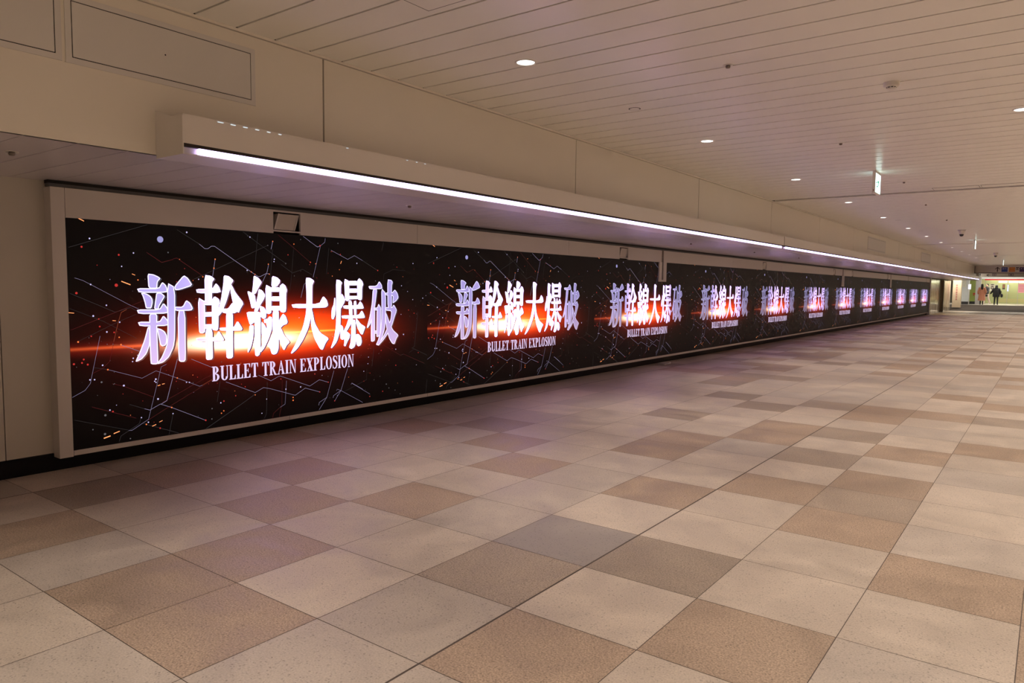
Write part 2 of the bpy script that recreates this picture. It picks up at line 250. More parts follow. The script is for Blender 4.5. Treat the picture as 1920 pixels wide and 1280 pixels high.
# ------------------------------------------------------------------ walls
bm = bmesh.new()
for a, b in ((YN, 1.912), (1.918, 2.34)): box(bm, WX - .05, WX, a, b, .133, SZ)
box(bm, WX - .1, WX - .052, YN, 2.34, 0, SZ, 1)
struct('wall_left', bm, [M['wall_low'], M['gap']], 'plain beige wall at the near left of the display', 'wall')
struct('wall_left_behind', bx(WX - .1, WX, 2.34, 48.6, 0, SZ), M['blackgap'], 'dark wall behind the video display', 'wall')
bm = bmesh.new(); box(bm, WX - .02, WX + .012, YN, 48.45, 0, .13)
struct('baseboard_left', bm, M['kick'], 'black skirting below the display and left wall', 'skirting')
struct('wall_right', bx(XR, XR + .1, YN, 82, 0, CZ + .1), M['wall'], 'plain right wall of the passage, out of frame', 'wall')
struct('wall_back', bx(WX, XR, YN - .1, YN, 0, CZ + .1), M['wall'], 'plain wall behind the viewpoint', 'wall')
# polished stone wall after the display
def shiny_mat():
    m = mat('polished travertine', (.52, .45, .34), .12, spec=.8)
    nt = m.node_tree; b = nt.nodes['Principled BSDF']
    tc = nt.nodes['Texture Coordinate'] if 'Texture Coordinate' in nt.nodes else nt.nodes.new('ShaderNodeTexCoord')
    mp = nt.nodes.new('ShaderNodeMapping'); mp.inputs['Scale'].default_value = (1, 1.3, .02)
    n = nt.nodes.new('ShaderNodeTexNoise'); n.inputs['Scale'].default_value = 1.4; n.inputs['Detail'].default_value = 4
    r = nt.nodes.new('ShaderNodeValToRGB'); r.color_ramp.elements[0].position = .38; r.color_ramp.elements[0].color = (.36, .29, .19, 1)
    r.color_ramp.elements[1].position = .62; r.color_ramp.elements[1].color = (.86, .80, .68, 1)
    nt.links.new(tc.outputs['Object'], mp.inputs[0]); nt.links.new(mp.outputs[0], n.inputs['Vector'])
    nt.links.new(n.outputs['Fac'], r.inputs[0]); nt.links.new(r.outputs[0], b.inputs['Base Color'])
    return m
M['stone'] = shiny_mat()
struct('wall_left_far', bx(-6.25, -6.0, 48.62, 60.6, 0, SZ), M['stone'], 'polished beige stone wall beyond the end of the display', 'wall')
struct('trim_1', bx(WX, WX + .16, 48.46, 48.60, 0, SZ), M['frame'], 'beige end post after the display', 'trim')
struct('trim_2', bx(-6.0, -5.86, 55.4, 55.6, 0, SZ), mat('dark bronze post', (.22, .17, .12), .3), 'dark bronze post in the polished wall', 'trim')

# ------------------------------------------------------------------ LED video wall
Y0, NP, PP = 2.32, 12, 3.84
Y1 = Y0 + NP * PP
wall = thing('led_video_wall', (SX, Y0, 0), 'very long black LED display with twelve repeats of a glowing title, on the left wall', 'screen')
def display_mat():
    m = bpy.data.materials.new('led display picture'); m.use_nodes = True; nt = m.node_tree; L = nt.links.new
    b = nt.nodes['Principled BSDF']; b.inputs['Base Color'].default_value = (.006, .0055, .006, 1); b.inputs['Roughness'].default_value = .5
    b.inputs['Specular IOR Level'].default_value = .22
    tc = nt.nodes.new('ShaderNodeTexCoord'); sp = nt.nodes.new('ShaderNodeSeparateXYZ'); L(tc.outputs['Object'], sp.inputs[0])
    def math_(op, a, b_=None, c=None):
        n = nt.nodes.new('ShaderNodeMath'); n.operation = op
        for k, v in enumerate((a, b_, c)):
            if v is None: continue
            if isinstance(v, (int, float)): n.inputs[k].default_value = v
            else: L(v, n.inputs[k])
        return n.outputs[0]
    s = math_('MODULO', sp.outputs[1], PP); z = sp.outputs[2]
    def gauss(s0, a, z0, b_, slope=0.):
        u = math_('DIVIDE', math_('SUBTRACT', s, s0), a); u2 = math_('MULTIPLY', u, u)
        v = math_('DIVIDE', math_('SUBTRACT', z, z0), b_); v2 = math_('MULTIPLY', v, v)
        return math_('EXPONENT', math_('MULTIPLY', math_('ADD', u2, v2), -1))
    layers = [(gauss(1.46, .40, .90, .048), (8, 6.5, 4.6)), (gauss(1.50, .50, .915, .078), (2.6, .70, .07)), (gauss(1.98, .66, .965, .15), (2.3, .19, .008)),
              (gauss(1.95, .82, .95, .20), (.9, .008, .003)), (gauss(1.8, 1.1, .92, .32), (.09, .003, .002)), (gauss(1.05, 1.15, .912, .012), (.9, .13, .03)), (gauss(1.1, 1.2, .905, .045), (.22, .008, .004)), (gauss(2.2, .5, .955, .008), (1.2, .6, .08))]
    col = None
    for g, c in layers:
        n = nt.nodes.new('ShaderNodeVectorMath'); n.operation = 'SCALE'; n.inputs[0].default_value = c; L(g, n.inputs['Scale'])
        if col is None: col = n.outputs[0]
        else:
            a = nt.nodes.new('ShaderNodeVectorMath'); a.operation = 'ADD'; L(col, a.inputs[0]); L(n.outputs[0], a.inputs[1]); col = a.outputs[0]
    L(col, b.inputs['Emission Color']); L(led_lobe(nt), b.inputs['Emission Strength'])
    return m
def letter_mat(name, lav, pink, white, strength):
    m = bpy.data.materials.new(name); m.use_nodes = True; nt = m.node_tree; L = nt.links.new
    nt.nodes.remove(nt.nodes['Principled BSDF'])
    e = nt.nodes.new('ShaderNodeEmission'); L(e.outputs[0], nt.nodes['Material Output'].inputs[0])
    tc = nt.nodes.new('ShaderNodeTexCoord'); sp = nt.nodes.new('ShaderNodeSeparateXYZ'); L(tc.outputs['Object'], sp.inputs[0])
    mr = nt.nodes.new('ShaderNodeMapRange'); mr.inputs[1].default_value = .75; mr.inputs[2].default_value = 1.25
    L(sp.outputs[2], mr.inputs[0])
    mx = nt.nodes.new('ShaderNodeMix'); mx.data_type = 'RGBA'; mx.inputs[6].default_value = (*pink, 1); mx.inputs[7].default_value = (*lav, 1); L(mr.outputs[0], mx.inputs[0])
    u = nt.nodes.new('ShaderNodeMath'); u.operation = 'SUBTRACT'; L(sp.outputs[1], u.inputs[0]); u.inputs[1].default_value = 2.0
    d = nt.nodes.new('ShaderNodeMath'); d.operation = 'DIVIDE'; L(u.outputs[0], d.inputs[0]); d.inputs[1].default_value = .83
    a = nt.nodes.new('ShaderNodeMath'); a.operation = 'ABSOLUTE'; L(d.outputs[0], a.inputs[0])
    p = nt.nodes.new('ShaderNodeMath'); p.operation = 'POWER'; L(a.outputs[0], p.inputs[0]); p.inputs[1].default_value = 5
    n_ = nt.nodes.new('ShaderNodeMath'); n_.operation = 'MULTIPLY'; L(p.outputs[0], n_.inputs[0]); n_.inputs[1].default_value = -1
    g = nt.nodes.new('ShaderNodeMath'); g.operation = 'EXPONENT'; L(n_.outputs[0], g.inputs[0])
    m2 = nt.nodes.new('ShaderNodeMix'); m2.data_type = 'RGBA'; L(g.outputs[0], m2.inputs[0]); L(mx.outputs[2], m2.inputs[6]); m2.inputs[7].default_value = (*white, 1)
    L(m2.outputs[2], e.inputs[0]); nt.links.new(led_lobe(nt), e.inputs[1])
    return m
def led_lobe(nt, lo=.32, k=1.2):      # an LED module shines most strongly straight ahead
    g = nt.nodes.new('ShaderNodeNewGeometry'); d = nt.nodes.new('ShaderNodeVectorMath'); d.operation = 'DOT_PRODUCT'
    nt.links.new(g.outputs['Incoming'], d.inputs[0]); nt.links.new(g.outputs['Normal'], d.inputs[1])
    m = nt.nodes.new('ShaderNodeMath'); m.operation = 'MULTIPLY'; nt.links.new(d.outputs['Value'], m.inputs[0]); m.inputs[1].default_value = k
    c = nt.nodes.new('ShaderNodeClamp'); nt.links.new(m.outputs[0], c.inputs[0]); c.inputs[1].default_value = lo; c.inputs[2].default_value = 1
    return c.outputs[0]
M['display'] = display_mat()
M['let_fill'] = letter_mat('title letter fill', (.54, .445, .94), (.84, .59, .95), (3.6, 2.6, 5.4), 1.0)
M['let_rim'] = letter_mat('title letter rim', (1.3, 1.2, 1.9), (1.4, 1.2, 1.6), (3.6, 2.6, 5.4), 1.0)
M['let_side'] = letter_mat('title letter side', (.06, .055, .07), (.22, .09, .08), (.16, .07, .12), 1.0)
M['sub'] = emis('subtitle letter', (.86, .68, .98), 1.0)
PAL = {'w': (.66, .60, .95), 'g': (.13, .12, .13), 'r': (.55, .035, .03), 'o': (1.0, .22, .06), 'v': (.34, .32, .62)}
PALT = {'w': (.24, .21, .33), 'g': (.045, .040, .042), 'r': (.10, .012, .014), 'o': (.32, .07, .03), 'v': (.3, .3, .6)}
KEY = ['w', 'g', 'r', 'o', 'v']
MD = [emis('display dot ' + k, PAL[k], 1.0, False) for k in KEY]
MT = [emis('display trace ' + k, PALT[k], 1.0, False) for k in KEY]
M['spark'] = emis('display spark', (1.5, .50, .18), 1.0, False)

bm = bmesh.new(); box(bm, -.05, 0, 0, NP * PP, .150, 1.886)
surf = obj('display_surface', bm, M['display'], wall)
bm = bmesh.new(); box(bm, -.06, .004, 0, NP * PP + .06, .112, .150)
for k in range(1, 25): box(bm, .004, .0042, k * 1.92 - .0015, k * 1.92 + .0015, .112, .150, 1)
tag(obj('bottom_rail', bm, [M['frame'], M['gap']], wall), 'beige rail along the bottom', None)
bm = bmesh.new(); box(bm, -.11, .004, -.098, -.003, .105, 2.105)
tag(obj('side_post', bm, M['frame'], wall, bevel=.002), 'beige upright at the near end', None)
# fascia with slots, split at its joints
slots = [(4.09, 4.392), (10.79, 11.09), (18.2, 18.5), (25.4, 25.7), (28.1, 28.36), (34.9, 35.2), (40.5, 40.8), (46.9, 47.2)]
joints = [Y0 - .003] + [2.32 + 3.67 * 1, 9.2, 12.42, 16.1, 19.8, 23.5, 26.72, 30.4, 35.85, 39.5, 43.2, 46.3, Y1]
for a, b in zip(joints, joints[1:]):
    bm = bmesh.new(); cur = a + .003
    for s0, s1 in slots:
        if a < s0 < b:
            box(bm, -.02, .003, cur - Y0, s0 - Y0, 1.889, 2.105)
            box(bm, -.02, .003, s0 - Y0, s1 - Y0, 1.906, 1.919)      # slim rail under the slot
            box(bm, -.02, .003, s0 - Y0, s1 - Y0, 2.088, 2.105)
            cur = s1
    box(bm, -.02, .003, cur - Y0, b - .002 - Y0, 1.889, 2.105)
    obj('fascia_panel', bm, M['frame'], wall)

def inset(poly, d):
    n = len(poly); ar = sum(poly[i][0] * poly[(i + 1) % n][1] - poly[(i + 1) % n][0] * poly[i][1] for i in range(n))
    sg = 1 if ar > 0 else -1; out = []
    for i in range(n):
        p0, p1, p2 = poly[i - 1], poly[i], poly[(i + 1) % n]
        a = Vector((p1[0] - p0[0], p1[1] - p0[1])); b = Vector((p2[0] - p1[0], p2[1] - p1[1]))
        if a.length < 1e-6 or b.length < 1e-6: out.append(p1); continue
        a.normalize(); b.normalize()
        na = Vector((-a.y, a.x)) * sg; nb = Vector((-b.y, b.x)) * sg
        h = na + nb
        if h.length < .2: out.append(p1); continue
        h.normalize(); k = d / max(.45, h.dot(na)); out.append((p1[0] + h.x * k, p1[1] + h.y * k))
    return out
def chaikin(poly, r=.16):
    out = []; n = len(poly)
    for i in range(n):
        p, q = poly[i], poly[(i + 1) % n]
        out += [(p[0] + (q[0] - p[0]) * r, p[1] + (q[1] - p[1]) * r), (q[0] + (p[0] - q[0]) * r, q[1] + (p[1] - q[1]) * r)]
    return out
def flat(bm, poly, x, mi=0):
    try:
        f = bm.faces.new([bm.verts.new((x, a, b)) for a, b in poly]); f.material_index = mi
        f.normal_update()
        if f.normal.x < 0: f.normal_flip()
    except ValueError: pass
def ribbon(bm, pts, w, x, mi=0):
    for p, q in zip(pts, pts[1:]):
        a = Vector(p); b = Vector(q); d = (b - a)
        if d.length < 1e-5: continue
        d.normalize(); n = Vector((-d.y, d.x)) * w / 2; e = d * w * .4
        flat(bm, [tuple(a - e + n), tuple(b + e + n), tuple(b + e - n), tuple(a - e - n)], x, mi)
def disc(bm, s, z, rs, rz, x, mi=0, seg=10):
    flat(bm, [(s + rs * math.cos(2 * PI * k / seg), z + rz * math.sin(2 * PI * k / seg)) for k in range(seg)], x, mi)
def pairs(l): return [(l[i] / 1000, l[i + 1] / 1000) for i in range(0, len(l), 2)]

def glyphs():
    def R(x0, x1, y0, y1): return [(x0, y0), (x1, y0), (x1, y1), (x0, y1)]
    def arc(cx, cy, rxo, ryo, rxi, ryi, a0, a1, n=14):
        o = [(cx + rxo * math.cos(math.radians(a0 + (a1 - a0) * k / n)), cy + ryo * math.sin(math.radians(a0 + (a1 - a0) * k / n))) for k in range(n + 1)]
        i = [(cx + rxi * math.cos(math.radians(a0 + (a1 - a0) * k / n)), cy + ryi * math.sin(math.radians(a0 + (a1 - a0) * k / n))) for k in range(n + 1)]
        return [[o[k], o[k + 1], i[k + 1], i[k]] for k in range(n)]
    S, V = .17, .05
    def stem(x, y0=0, y1=1, w=S, sv=.07): 
        p = [R(x, x + w, y0, y1)]
        if y0 == 0: p.append(R(x - sv, x + w + sv, 0, V))
        if y1 == 1: p.append(R(x - sv, x + w + sv, 1 - V, 1))
        return p
    G = {}
    G['B'] = (.62, stem(.07) + arc(.24, .76, .27, .24, .10, .19, -90, 90) + arc(.24, .26, .33, .26, .15, .21, -90, 90))
    G['U'] = (.66, [R(.07, .24, .25, 1), R(0, .31, 1 - V, 1), R(.52, .58, .25, 1), R(.45, .65, 1 - V, 1)] + arc(.325, .25, .255, .25, .10, .19, 180, 360))
    G['L'] = (.56, stem(.07) + [R(.2, .5, 0, V + .01), [(.40, .05), (.53, 0), (.53, .30), (.49, .30)]])
    G['E'] = (.60, stem(.07) + [R(.2, .5, 0, V + .01), [(.42, .05), (.56, 0), (.56, .28), (.52, .28)], R(.2, .5, 1 - V, 1), [(.42, .95), (.54, 1), (.54, .74), (.50, .74)], R(.2, .38, .49, .55), R(.36, .40, .38, .66)])
    G['T'] = (.60, [R(.215, .385, 0, 1), R(.13, .47, 0, V), R(.02, .58, 1 - V, 1), [(.02, 1), (.14, .95), (.05, .70), (.02, .70)], [(.58, 1), (.46, .95), (.55, .70), (.58, .70)]])
    G['R'] = (.68, stem(.07) + arc(.24, .75, .29, .25, .11, .20, -90, 90) + [[(.24, .5), (.38, .5), (.58, .06), (.68, .05), (.68, 0), (.46, 0)]])
    G['A'] = (.68, [[(.08, .03), (.14, .03), (.36, .9), (.33, 1)], [(.30, 1), (.38, 1), (.62, .03), (.44, .03)], R(.17, .48, .30, .35), R(.0, .20, 0, V), R(.38, .68, 0, V)])
    G['I'] = (.33, stem(.08))
    G['N'] = (.70, [R(.10, .155, 0, 1), R(.02, .24, 0, V), R(.0, .2, 1 - V, 1), [(.08, 1), (.26, 1), (.60, .0), (.52, 0)], R(.545, .60, 0, 1), R(.47, .68, 1 - V, 1)])
    G['X'] = (.66, [[(.06, 1), (.26, 1), (.60, 0), (.40, 0)], [(.09, .03), (.15, .03), (.55, .97), (.49, .97)], R(.0, .34, 1 - V, 1), R(.32, .66, 0, V), R(.40, .64, 1 - V, 1), R(.02, .25, 0, V)])
    G['P'] = (.60, stem(.07) + arc(.24, .73, .31, .27, .13, .22, -90, 90))
    G['O'] = (.66, arc(.33, .5, .31, .52, .14, .46, 0, 360, 24))
    pts = [(.47, .80), (.40, .93), (.27, .985), (.14, .92), (.11, .77), (.19, .64), (.34, .53), (.44, .40), (.45, .22), (.36, .06), (.22, .015), (.10, .08), (.05, .25)]
    wd = [.04, .05, .07, .11, .14, .17, .19, .17, .14, .10, .07, .05, .04]; sp = []
    for k in range(len(pts) - 1):
        a, b = Vector(pts[k]), Vector(pts[k + 1]); d = (b - a).normalized(); n = Vector((-d.y, d.x)); e = d * .02
        sp.append([tuple(a - e + n * wd[k] / 2), tuple(b + e + n * wd[k + 1] / 2), tuple(b + e - n * wd[k + 1] / 2), tuple(a - e - n * wd[k] / 2)])
    G['S'] = (.54, sp + [R(.45, .49, .70, .98), R(.03, .07, .02, .32)])
    return G
def subtitle_mesh():
    G = glyphs(); txt = 'BULLET TRAIN EXPLOSION'; tot = sum(.30 if c == ' ' else G[c][0] + .03 for c in txt)
    kx = 1.605 / tot; s = 1.127; z0 = .562; h = .130; bm = bmesh.new()
    for c in txt:
        if c == ' ': s += .30 * kx; continue
        w, pl = G[c]
        for p in pl: flat(bm, [(s + a * kx, z0 + b * h) for a, b in p], .0024)
        s += (w + .03) * kx
    return bm

def title_mesh():
    bm = bmesh.new()
    for ch in CHARS:
        for st in ch:
            p = chaikin(pairs(st))
            flat(bm, [(a + .014, b - .005) for a, b in p], .0010, 2)
            flat(bm, [(a + .007, b - .003) for a, b in p], .0013, 2)
            flat(bm, p, .0018, 1); flat(bm, inset(p, .0075), .0024, 0)
    return bm
def traces_mesh():
    bm = bmesh.new(); rnd = random.Random(5)
    for c, w, l in TRACES:
        ribbon(bm, [(max(.003, min(PP - .003, a)), max(.156, min(1.88, b))) for a, b in pairs(l)], w / 1000 * .8, .0006, KEY.index(c))
    return bm
def sparks_mesh():
    bm = bmesh.new(); rnd = random.Random(11)
    for c, r, s, z in DOTS:
        s /= 1000; z /= 1000; r /= 1000
        if not (.02 < s < PP - .02 and .17 < z < 1.86): continue
        r = min(r, 1.88 - z)
        disc(bm, s, z, r * (.8 if r > .015 else .62), r * (.8 if r > .015 else .62), .0010, KEY.index(c))
    for w, l in SPARKS: ribbon(bm, pairs(l), w / 1000 * .5, .0012, 5)
    for k in range(230):
        s = rnd.uniform(.02, PP - .02); z = rnd.triangular(.17, 1.86, .75); r = rnd.uniform(.0018, .0042)
        disc(bm, s, z, r, r, .0009, rnd.choice([1, 1, 1, 1, 2, 2, 2, 0, 3]), 6)
    return bm
t_o = obj('title_lettering', title_mesh(), [M['let_fill'], M['let_rim'], M['let_side']], wall, recalc=False)
s_o = obj('subtitle_lettering', subtitle_mesh(), M['sub'], wall, recalc=False)
l_o = obj('circuit_traces', traces_mesh(), MT, wall, recalc=False)
d_o = obj('glowing_sparks', sparks_mesh(), MD + [M['spark']], wall, recalc=False); d_o['kind'] = 'stuff'
for k in range(1, NP):
    for o in (t_o, s_o, l_o, d_o):
        c = o.copy(); COL.objects.link(c); c.parent = wall; c.location = (0, k * PP, 0)

# dark channel over the fascia
struct('trim_3', bx(SX - .05, SX + .012, 2.21, 60, 2.107, 2.128), M['channel'], 'dark grey channel between the display fascia and soffit', 'trim')
struct('trim_4', bx(SX - .06, SX + .002, 2.21, 60, 2.1285, 2.152), M['blackgap'], 'black shadow gap under the soffit', 'trim')

# tilted boxes in the slots
def slot_unit(y, label):
    t = thing('slot_speaker', (SX - .012, y, 1.925), label, 'speaker', 'tilted grey boxes in the fascia slots')
    bm = bmesh.new()
    a = [(-.075, 0), (.0, 0), (.012, .150), (-.06, .150)]
    for (sy, mi) in (((.018, .235), 0),):
        lo = [bm.verts.new((x, sy[0] + .040 * z / .15, z)) for x, z in a]; hi = [bm.verts.new((x, sy[1] + .040 * z / .15, z)) for x, z in a]
        bm.faces.new(lo); bm.faces.new(hi[::-1])
        for k in range(4): bm.faces.new((lo[k], hi[k], hi[(k + 1) % 4], lo[(k + 1) % 4]))
    obj('body', bm, mat('grey box', (.60, .54, .48), .5), t, bevel=.004)
    for y0 in (.014, .232):
        bm = bmesh.new()
        v = [bm.verts.new(p) for p in ((.001, y0, 0), (.001, y0 + .014, 0), (.013, y0 + .054, .150), (.013, y0 + .040, .150))]
        w = [bm.verts.new((p.co.x + .004, p.co.y, p.co.z)) for p in v]
        bm.faces.new(v); bm.faces.new(w[::-1])
        for k in range(4): bm.faces.new((v[k], w[k], w[(k + 1) % 4], v[(k + 1) % 4]))
        tag(obj('edge_strip', bm, M['frame'], t), 'pale edging', None)
    return t
nm = ['nearest tilted grey box in a fascia slot, above the first title', 'second tilted grey box in a fascia slot, above the gap after the second title', 'third tilted grey box, in the slot before the fifth title',
      'fourth tilted grey box in a fascia slot, left of the second bracket', 'fifth tilted grey box in a fascia slot, just right of the second bracket', 'sixth tilted grey box, in the slot left of the third bracket', 'seventh tilted grey box, in the slot right of the third bracket', 'last tilted grey box, in the slot nearest the far end of the display']
u0_ = slot_unit(slots[0][0], nm[0])
for (a, b), l in zip(slots[1:], nm[1:]):
    c = copy_tree(u0_); c.location = (SX - .012, a, 1.925); c['label'] = l
# hanging brackets over the display joints
def bracket(y, label):
    t = thing('joint_bracket', (SX, y, 1.53), label, 'bracket', 'pale channel brackets over the display joints')
    bm = bmesh.new(); box(bm, .006, .030, 0, .11, 0, .36); box(bm, .006, .030, .17, .30, 0, .36); box(bm, .006, .030, .11, .17, 0, .035); box(bm, .006, .012, .11, .17, .035, .36, 1)
    obj('channel_plate', bm, [M['frame'], M['gap']], t)
    bm = bmesh.new(); box(bm, .006, .014, .14, .20, .36, .576)
    tag(obj('hanger_strip', bm, mat('taupe strip', (.20, .15, .13), .5) if 'taupe strip' not in bpy.data.materials else bpy.data.materials['taupe strip'], t), 'darker strip', None)
    return t
b0 = bracket(12.27, 'pale bracket hanging over the display above the third title, nearest of three')
for y, l in ((26.55, 'pale bracket hanging over the display above the seventh title, middle of three'), (35.6, 'pale bracket hanging over the display, farthest of three')):
    c = copy_tree(b0); c.location = (SX, y, 1.53); c['label'] = l

# ------------------------------------------------------------------ linear light housings under the beam
def housing(y0, y1, label, near_end):
    t = thing('linear_light', (BX, y0, SZ), label, 'light fixture', 'linear lights along the beam')
    L_ = y1 - y0
    bm = bmesh.new()
    prism_y(bm, [(.001, -.020), (.001, .200), (.286, .200), (.286, .186), (.291, .186), (.291, .040), (.262, .034), (.262, -.014), (.286, -.014), (.286, -.020)], .006, L_)
    obj('housing', bm, M['housing'], t)
    bm = bmesh.new(); box(bm, .263, .2905, .008, L_, .022, .0395)
    tag(obj('groove', bm, M['gap'], t), 'dark groove over the light', None)
    bm = bmesh.new(); box(bm, .264, .2885, .10 if near_end else .11, L_ - .11, -.0135, .0215)
    tag(obj('diffuser', bm, M['strip'], t), 'glowing lavender white strip', None)
    if near_end:
        bm = bmesh.new()
        pr = [(.001, -.021), (.001, .250), (.225, .183), (.265, .188), (.292, .190), (.292, -.021)]
        prism_y(bm, pr, 0, .006); obj('end_cap', bm, M['housing'], t)
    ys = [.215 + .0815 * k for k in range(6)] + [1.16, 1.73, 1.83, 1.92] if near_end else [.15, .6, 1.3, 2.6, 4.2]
    for q, y in enumerate(ys):  # glowing dashes stand in for downlight glints on the top lip
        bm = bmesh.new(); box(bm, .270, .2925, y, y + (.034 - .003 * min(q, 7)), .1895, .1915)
        tag(obj('glint_dash', bm, M['lip_glint'], t), 'small glowing glint on the top edge', None)
    return t
housing(2.154, 13.255, 'long beige beam light with a glowing lavender strip, nearest of the row', True)
housing(13.30, 28.18, 'long beige beam light with a glowing lavender strip, second of the row', False)
housing(28.21, 42.0, 'long beige beam light with a glowing lavender strip, third of the row', False)
housing(42.03, 54.9, 'long beige beam light with a glowing lavender strip, farthest of the row', False)

# ------------------------------------------------------------------ access hatches in the beam
def hatch(y0, y1, z0, z1, label, dot=False):
    t = thing('access_hatch', (BX, y0, z0), label, 'hatch', 'access hatches in the beam face')
    w = y1 - y0; h = z1 - z0
    bm = bmesh.new(); e = .030; 
    box(bm, .0005, .006, 0, w, 0, e); box(bm, .0005, .006, 0, w, h - e, h); box(bm, .0005, .006, 0, e, e, h - e); box(bm, .0005, .006, w - e, w, e, h - e)
    obj('hatch_frame', bm, M['hatch'], t)
    tag(obj('gap_liner', bx(.0002, .0015, e, w - e, e, h - e), M['blackgap'], t), 'dark gap round the door', None)
    bm = bmesh.new(); box(bm, .0017, .006, e + .005, w - e - .005, e + .005, h - e - .005)
    if dot: lathe(bm, [(0, 0), (.006, 0), (.006, .001), (0, .001)], 10); 
    p = obj('hatch_door', bm, M['hatch'], t)
    if dot:
        bm = bmesh.new(); disc(bm, .53, .17, .0045, .0045, .0065, 0, 12); tag(obj('lock_hole', bm, M['blackgap'], p, recalc=False), 'small dark hole', None)
hatch(.30, 1.672, 2.562, 2.915, 'beige access hatch in the beam, cut by the left frame edge')
hatch(1.690, 2.808, 2.560, 2.912, 'beige rectangular access hatch above the near end of the beam light', True)
hatch(21.9, 24.5, 2.52, 2.90, 'far access hatch in the beam, larger of the two distant ones')
hatch(31.9, 34.4, 2.52, 2.90, 'farthest access hatch in the beam, beyond the larger distant one')
hatch(-1.1, .28, 2.562, 2.915, 'beige access hatch in the beam beside the viewpoint, out of frame')

# ------------------------------------------------------------------ downlights
def downlight(x, y, label, grp):
    t = thing('downlight', (x, y, CZ), label, 'ceiling light', grp)
    bm = bmesh.new(); lathe(bm, [(.063, -.0015), (.066, -.007), (.074, -.006), (.078, -.0005)], 28)
    obj('trim_ring', bm, M['white'], t)
    bm = bmesh.new(); lathe(bm, [(.0635, -.0012), (.05, -.0035), (0, -.005)], 28)
    tag(obj('lens', bm, M['lamp'], t), 'glowing white lens', None)
    ld = bpy.data.lights.new('downlight_lamp', 'SPOT'); ld.energy = LAMP_W; ld.color = LAMP_C; ld.spot_size = math.radians(82); ld.spot_blend = .8; ld.shadow_soft_size = .06
    lo = bpy.data.objects.new('downlight_lamp', ld); COL.objects.link(lo); lo.parent = t; lo.location = (0, 0, -.02)
    return t
PL = ['first', 'second', 'third', 'fourth', 'fifth', 'sixth', 'seventh', 'eighth', 'ninth', 'tenth', 'eleventh', 'twelfth', 'thirteenth', 'fourteenth', 'fifteenth', 'sixteenth', 'seventeenth', 'last']
ORD = ['nearest', 'second', 'third', 'fourth', 'fifth', 'sixth', 'seventh', 'eighth', 'ninth', 'tenth', 'eleventh', 'twelfth', 'thirteenth', 'fourteenth', 'farthest']
d0 = downlight(-3.10, 4.27, 'nearest glowing round downlight of the row beside the beam', 'downlights in the row beside the beam')
rows = {-3.10: 'downlights in the row beside the beam', -.31: 'downlights in the middle row of the ceiling', 2.6: 'downlights out of frame to the right', 5.4: 'downlights out of frame to the right, outer row'}
side_lamp = [h for h in d0.children if h.type == 'LIGHT'][0].data.copy(); side_lamp.energy = LAMP_R; side_lamp.spot_size = math.radians(104)
for x, g in rows.items():
    n0 = 0; ldr = [h for h in d0.children if h.type == 'LIGHT'][0].data if x == -3.10 else side_lamp
    for k in range(-3, 15):
        y = 4.27 + 3.36 * k + (.2 if x == -.31 else 0)
        if x == -3.10 and k == 0: n0 = 1; continue
        c = copy_tree(d0); c.location = (x, y, CZ); c['group'] = g
        for h in c.children:
            if h.type == 'LIGHT': h.data = ldr
        if x == -3.10 and k > 0: c['label'] = '%s glowing round downlight of the row beside the beam' % ORD[min(k, 14)]
        elif x == -.31 and k == 1: c['label'] = 'glowing round downlight cut by the right edge of the picture'
        elif x == -.31: c['label'] = 'round downlight of the middle ceiling row, outside the picture, %s along the passage' % PL[k + 3]
        elif x == 2.6: c['label'] = 'round downlight of the right ceiling row, outside the picture, %s along the passage' % PL[k + 3]
        elif x == 5.4: c['label'] = 'round downlight of the outer right ceiling row, outside the picture, %s along it' % PL[k + 3]
        else: c['label'] = 'round downlight of the row beside the beam, %s, behind or above the viewpoint' % PL[k + 3]

for k, y in enumerate((50.5, 53.0, 57.0, 59.2)):
    c = copy_tree(d0); c.location = (-5.1, y, SZ); c['group'] = 'warm downlights under the soffit by the polished wall'
    c['label'] = '%s warm downlight under the soffit by the polished stone wall' % ['nearest', 'second', 'third', 'farthest'][k]
    for h in c.children:
        if h.type == 'LIGHT':
            h.data = h.data.copy(); h.data.energy = 80; h.data.color = (1, .82, .5)
# ------------------------------------------------------------------ small ceiling fittings
def sprinkler(x, y, z, label, r=.028, grp='sprinkler heads in the ceiling'):
    t = thing('sprinkler_head', (x, y, z), label, 'sprinkler', grp)
    bm = bmesh.new(); lathe(bm, [(0, -.001), (r, -.001), (r * 1.25, -.004), (r * 1.3, -.0005)], 20); obj('cover_plate', bm, M['white'], t)
    bm = bmesh.new(); lathe(bm, [(0, -.004), (r * .55, -.004), (r * .62, -.012), (r * .5, -.022), (0, -.024)], 16); obj('nozzle', bm, mat('dark nozzle', (.20, .16, .13), .4) if 'dark nozzle' not in bpy.data.materials else bpy.data.materials['dark nozzle'], t)
    return t
for x, y, z, l in [(-1.954, 5.15, CZ, 'small round sprinkler head nearest the viewer on the main ceiling'), (-1.95, 8.54, CZ, 'small sprinkler head between the square detector and the exit sign'),
                   (-1.86, 12.07, CZ, 'small sprinkler head just right of the nearest exit sign'), (-1.996, 15.42, CZ, 'small sprinkler head just beyond the dark ceiling joint'), (-2.03, 19.0, CZ, 'small sprinkler head before the dome camera'),
                   (-4.787, 1.631, SZ, 'white sprinkler head in the soffit at the far left'), (-4.81, 4.826, SZ, 'small sprinkler head in the soffit above the second title'),
                   (-4.83, 11.34, SZ, 'sprinkler head in the soffit above the nearest bracket'), (-4.84, 14.52, SZ, 'sprinkler head in the soffit past the nearest bracket'), (-4.8, 17.5, SZ, 'farthest sprinkler head seen in the soffit')]:
    sprinkler(x, y, z, l)
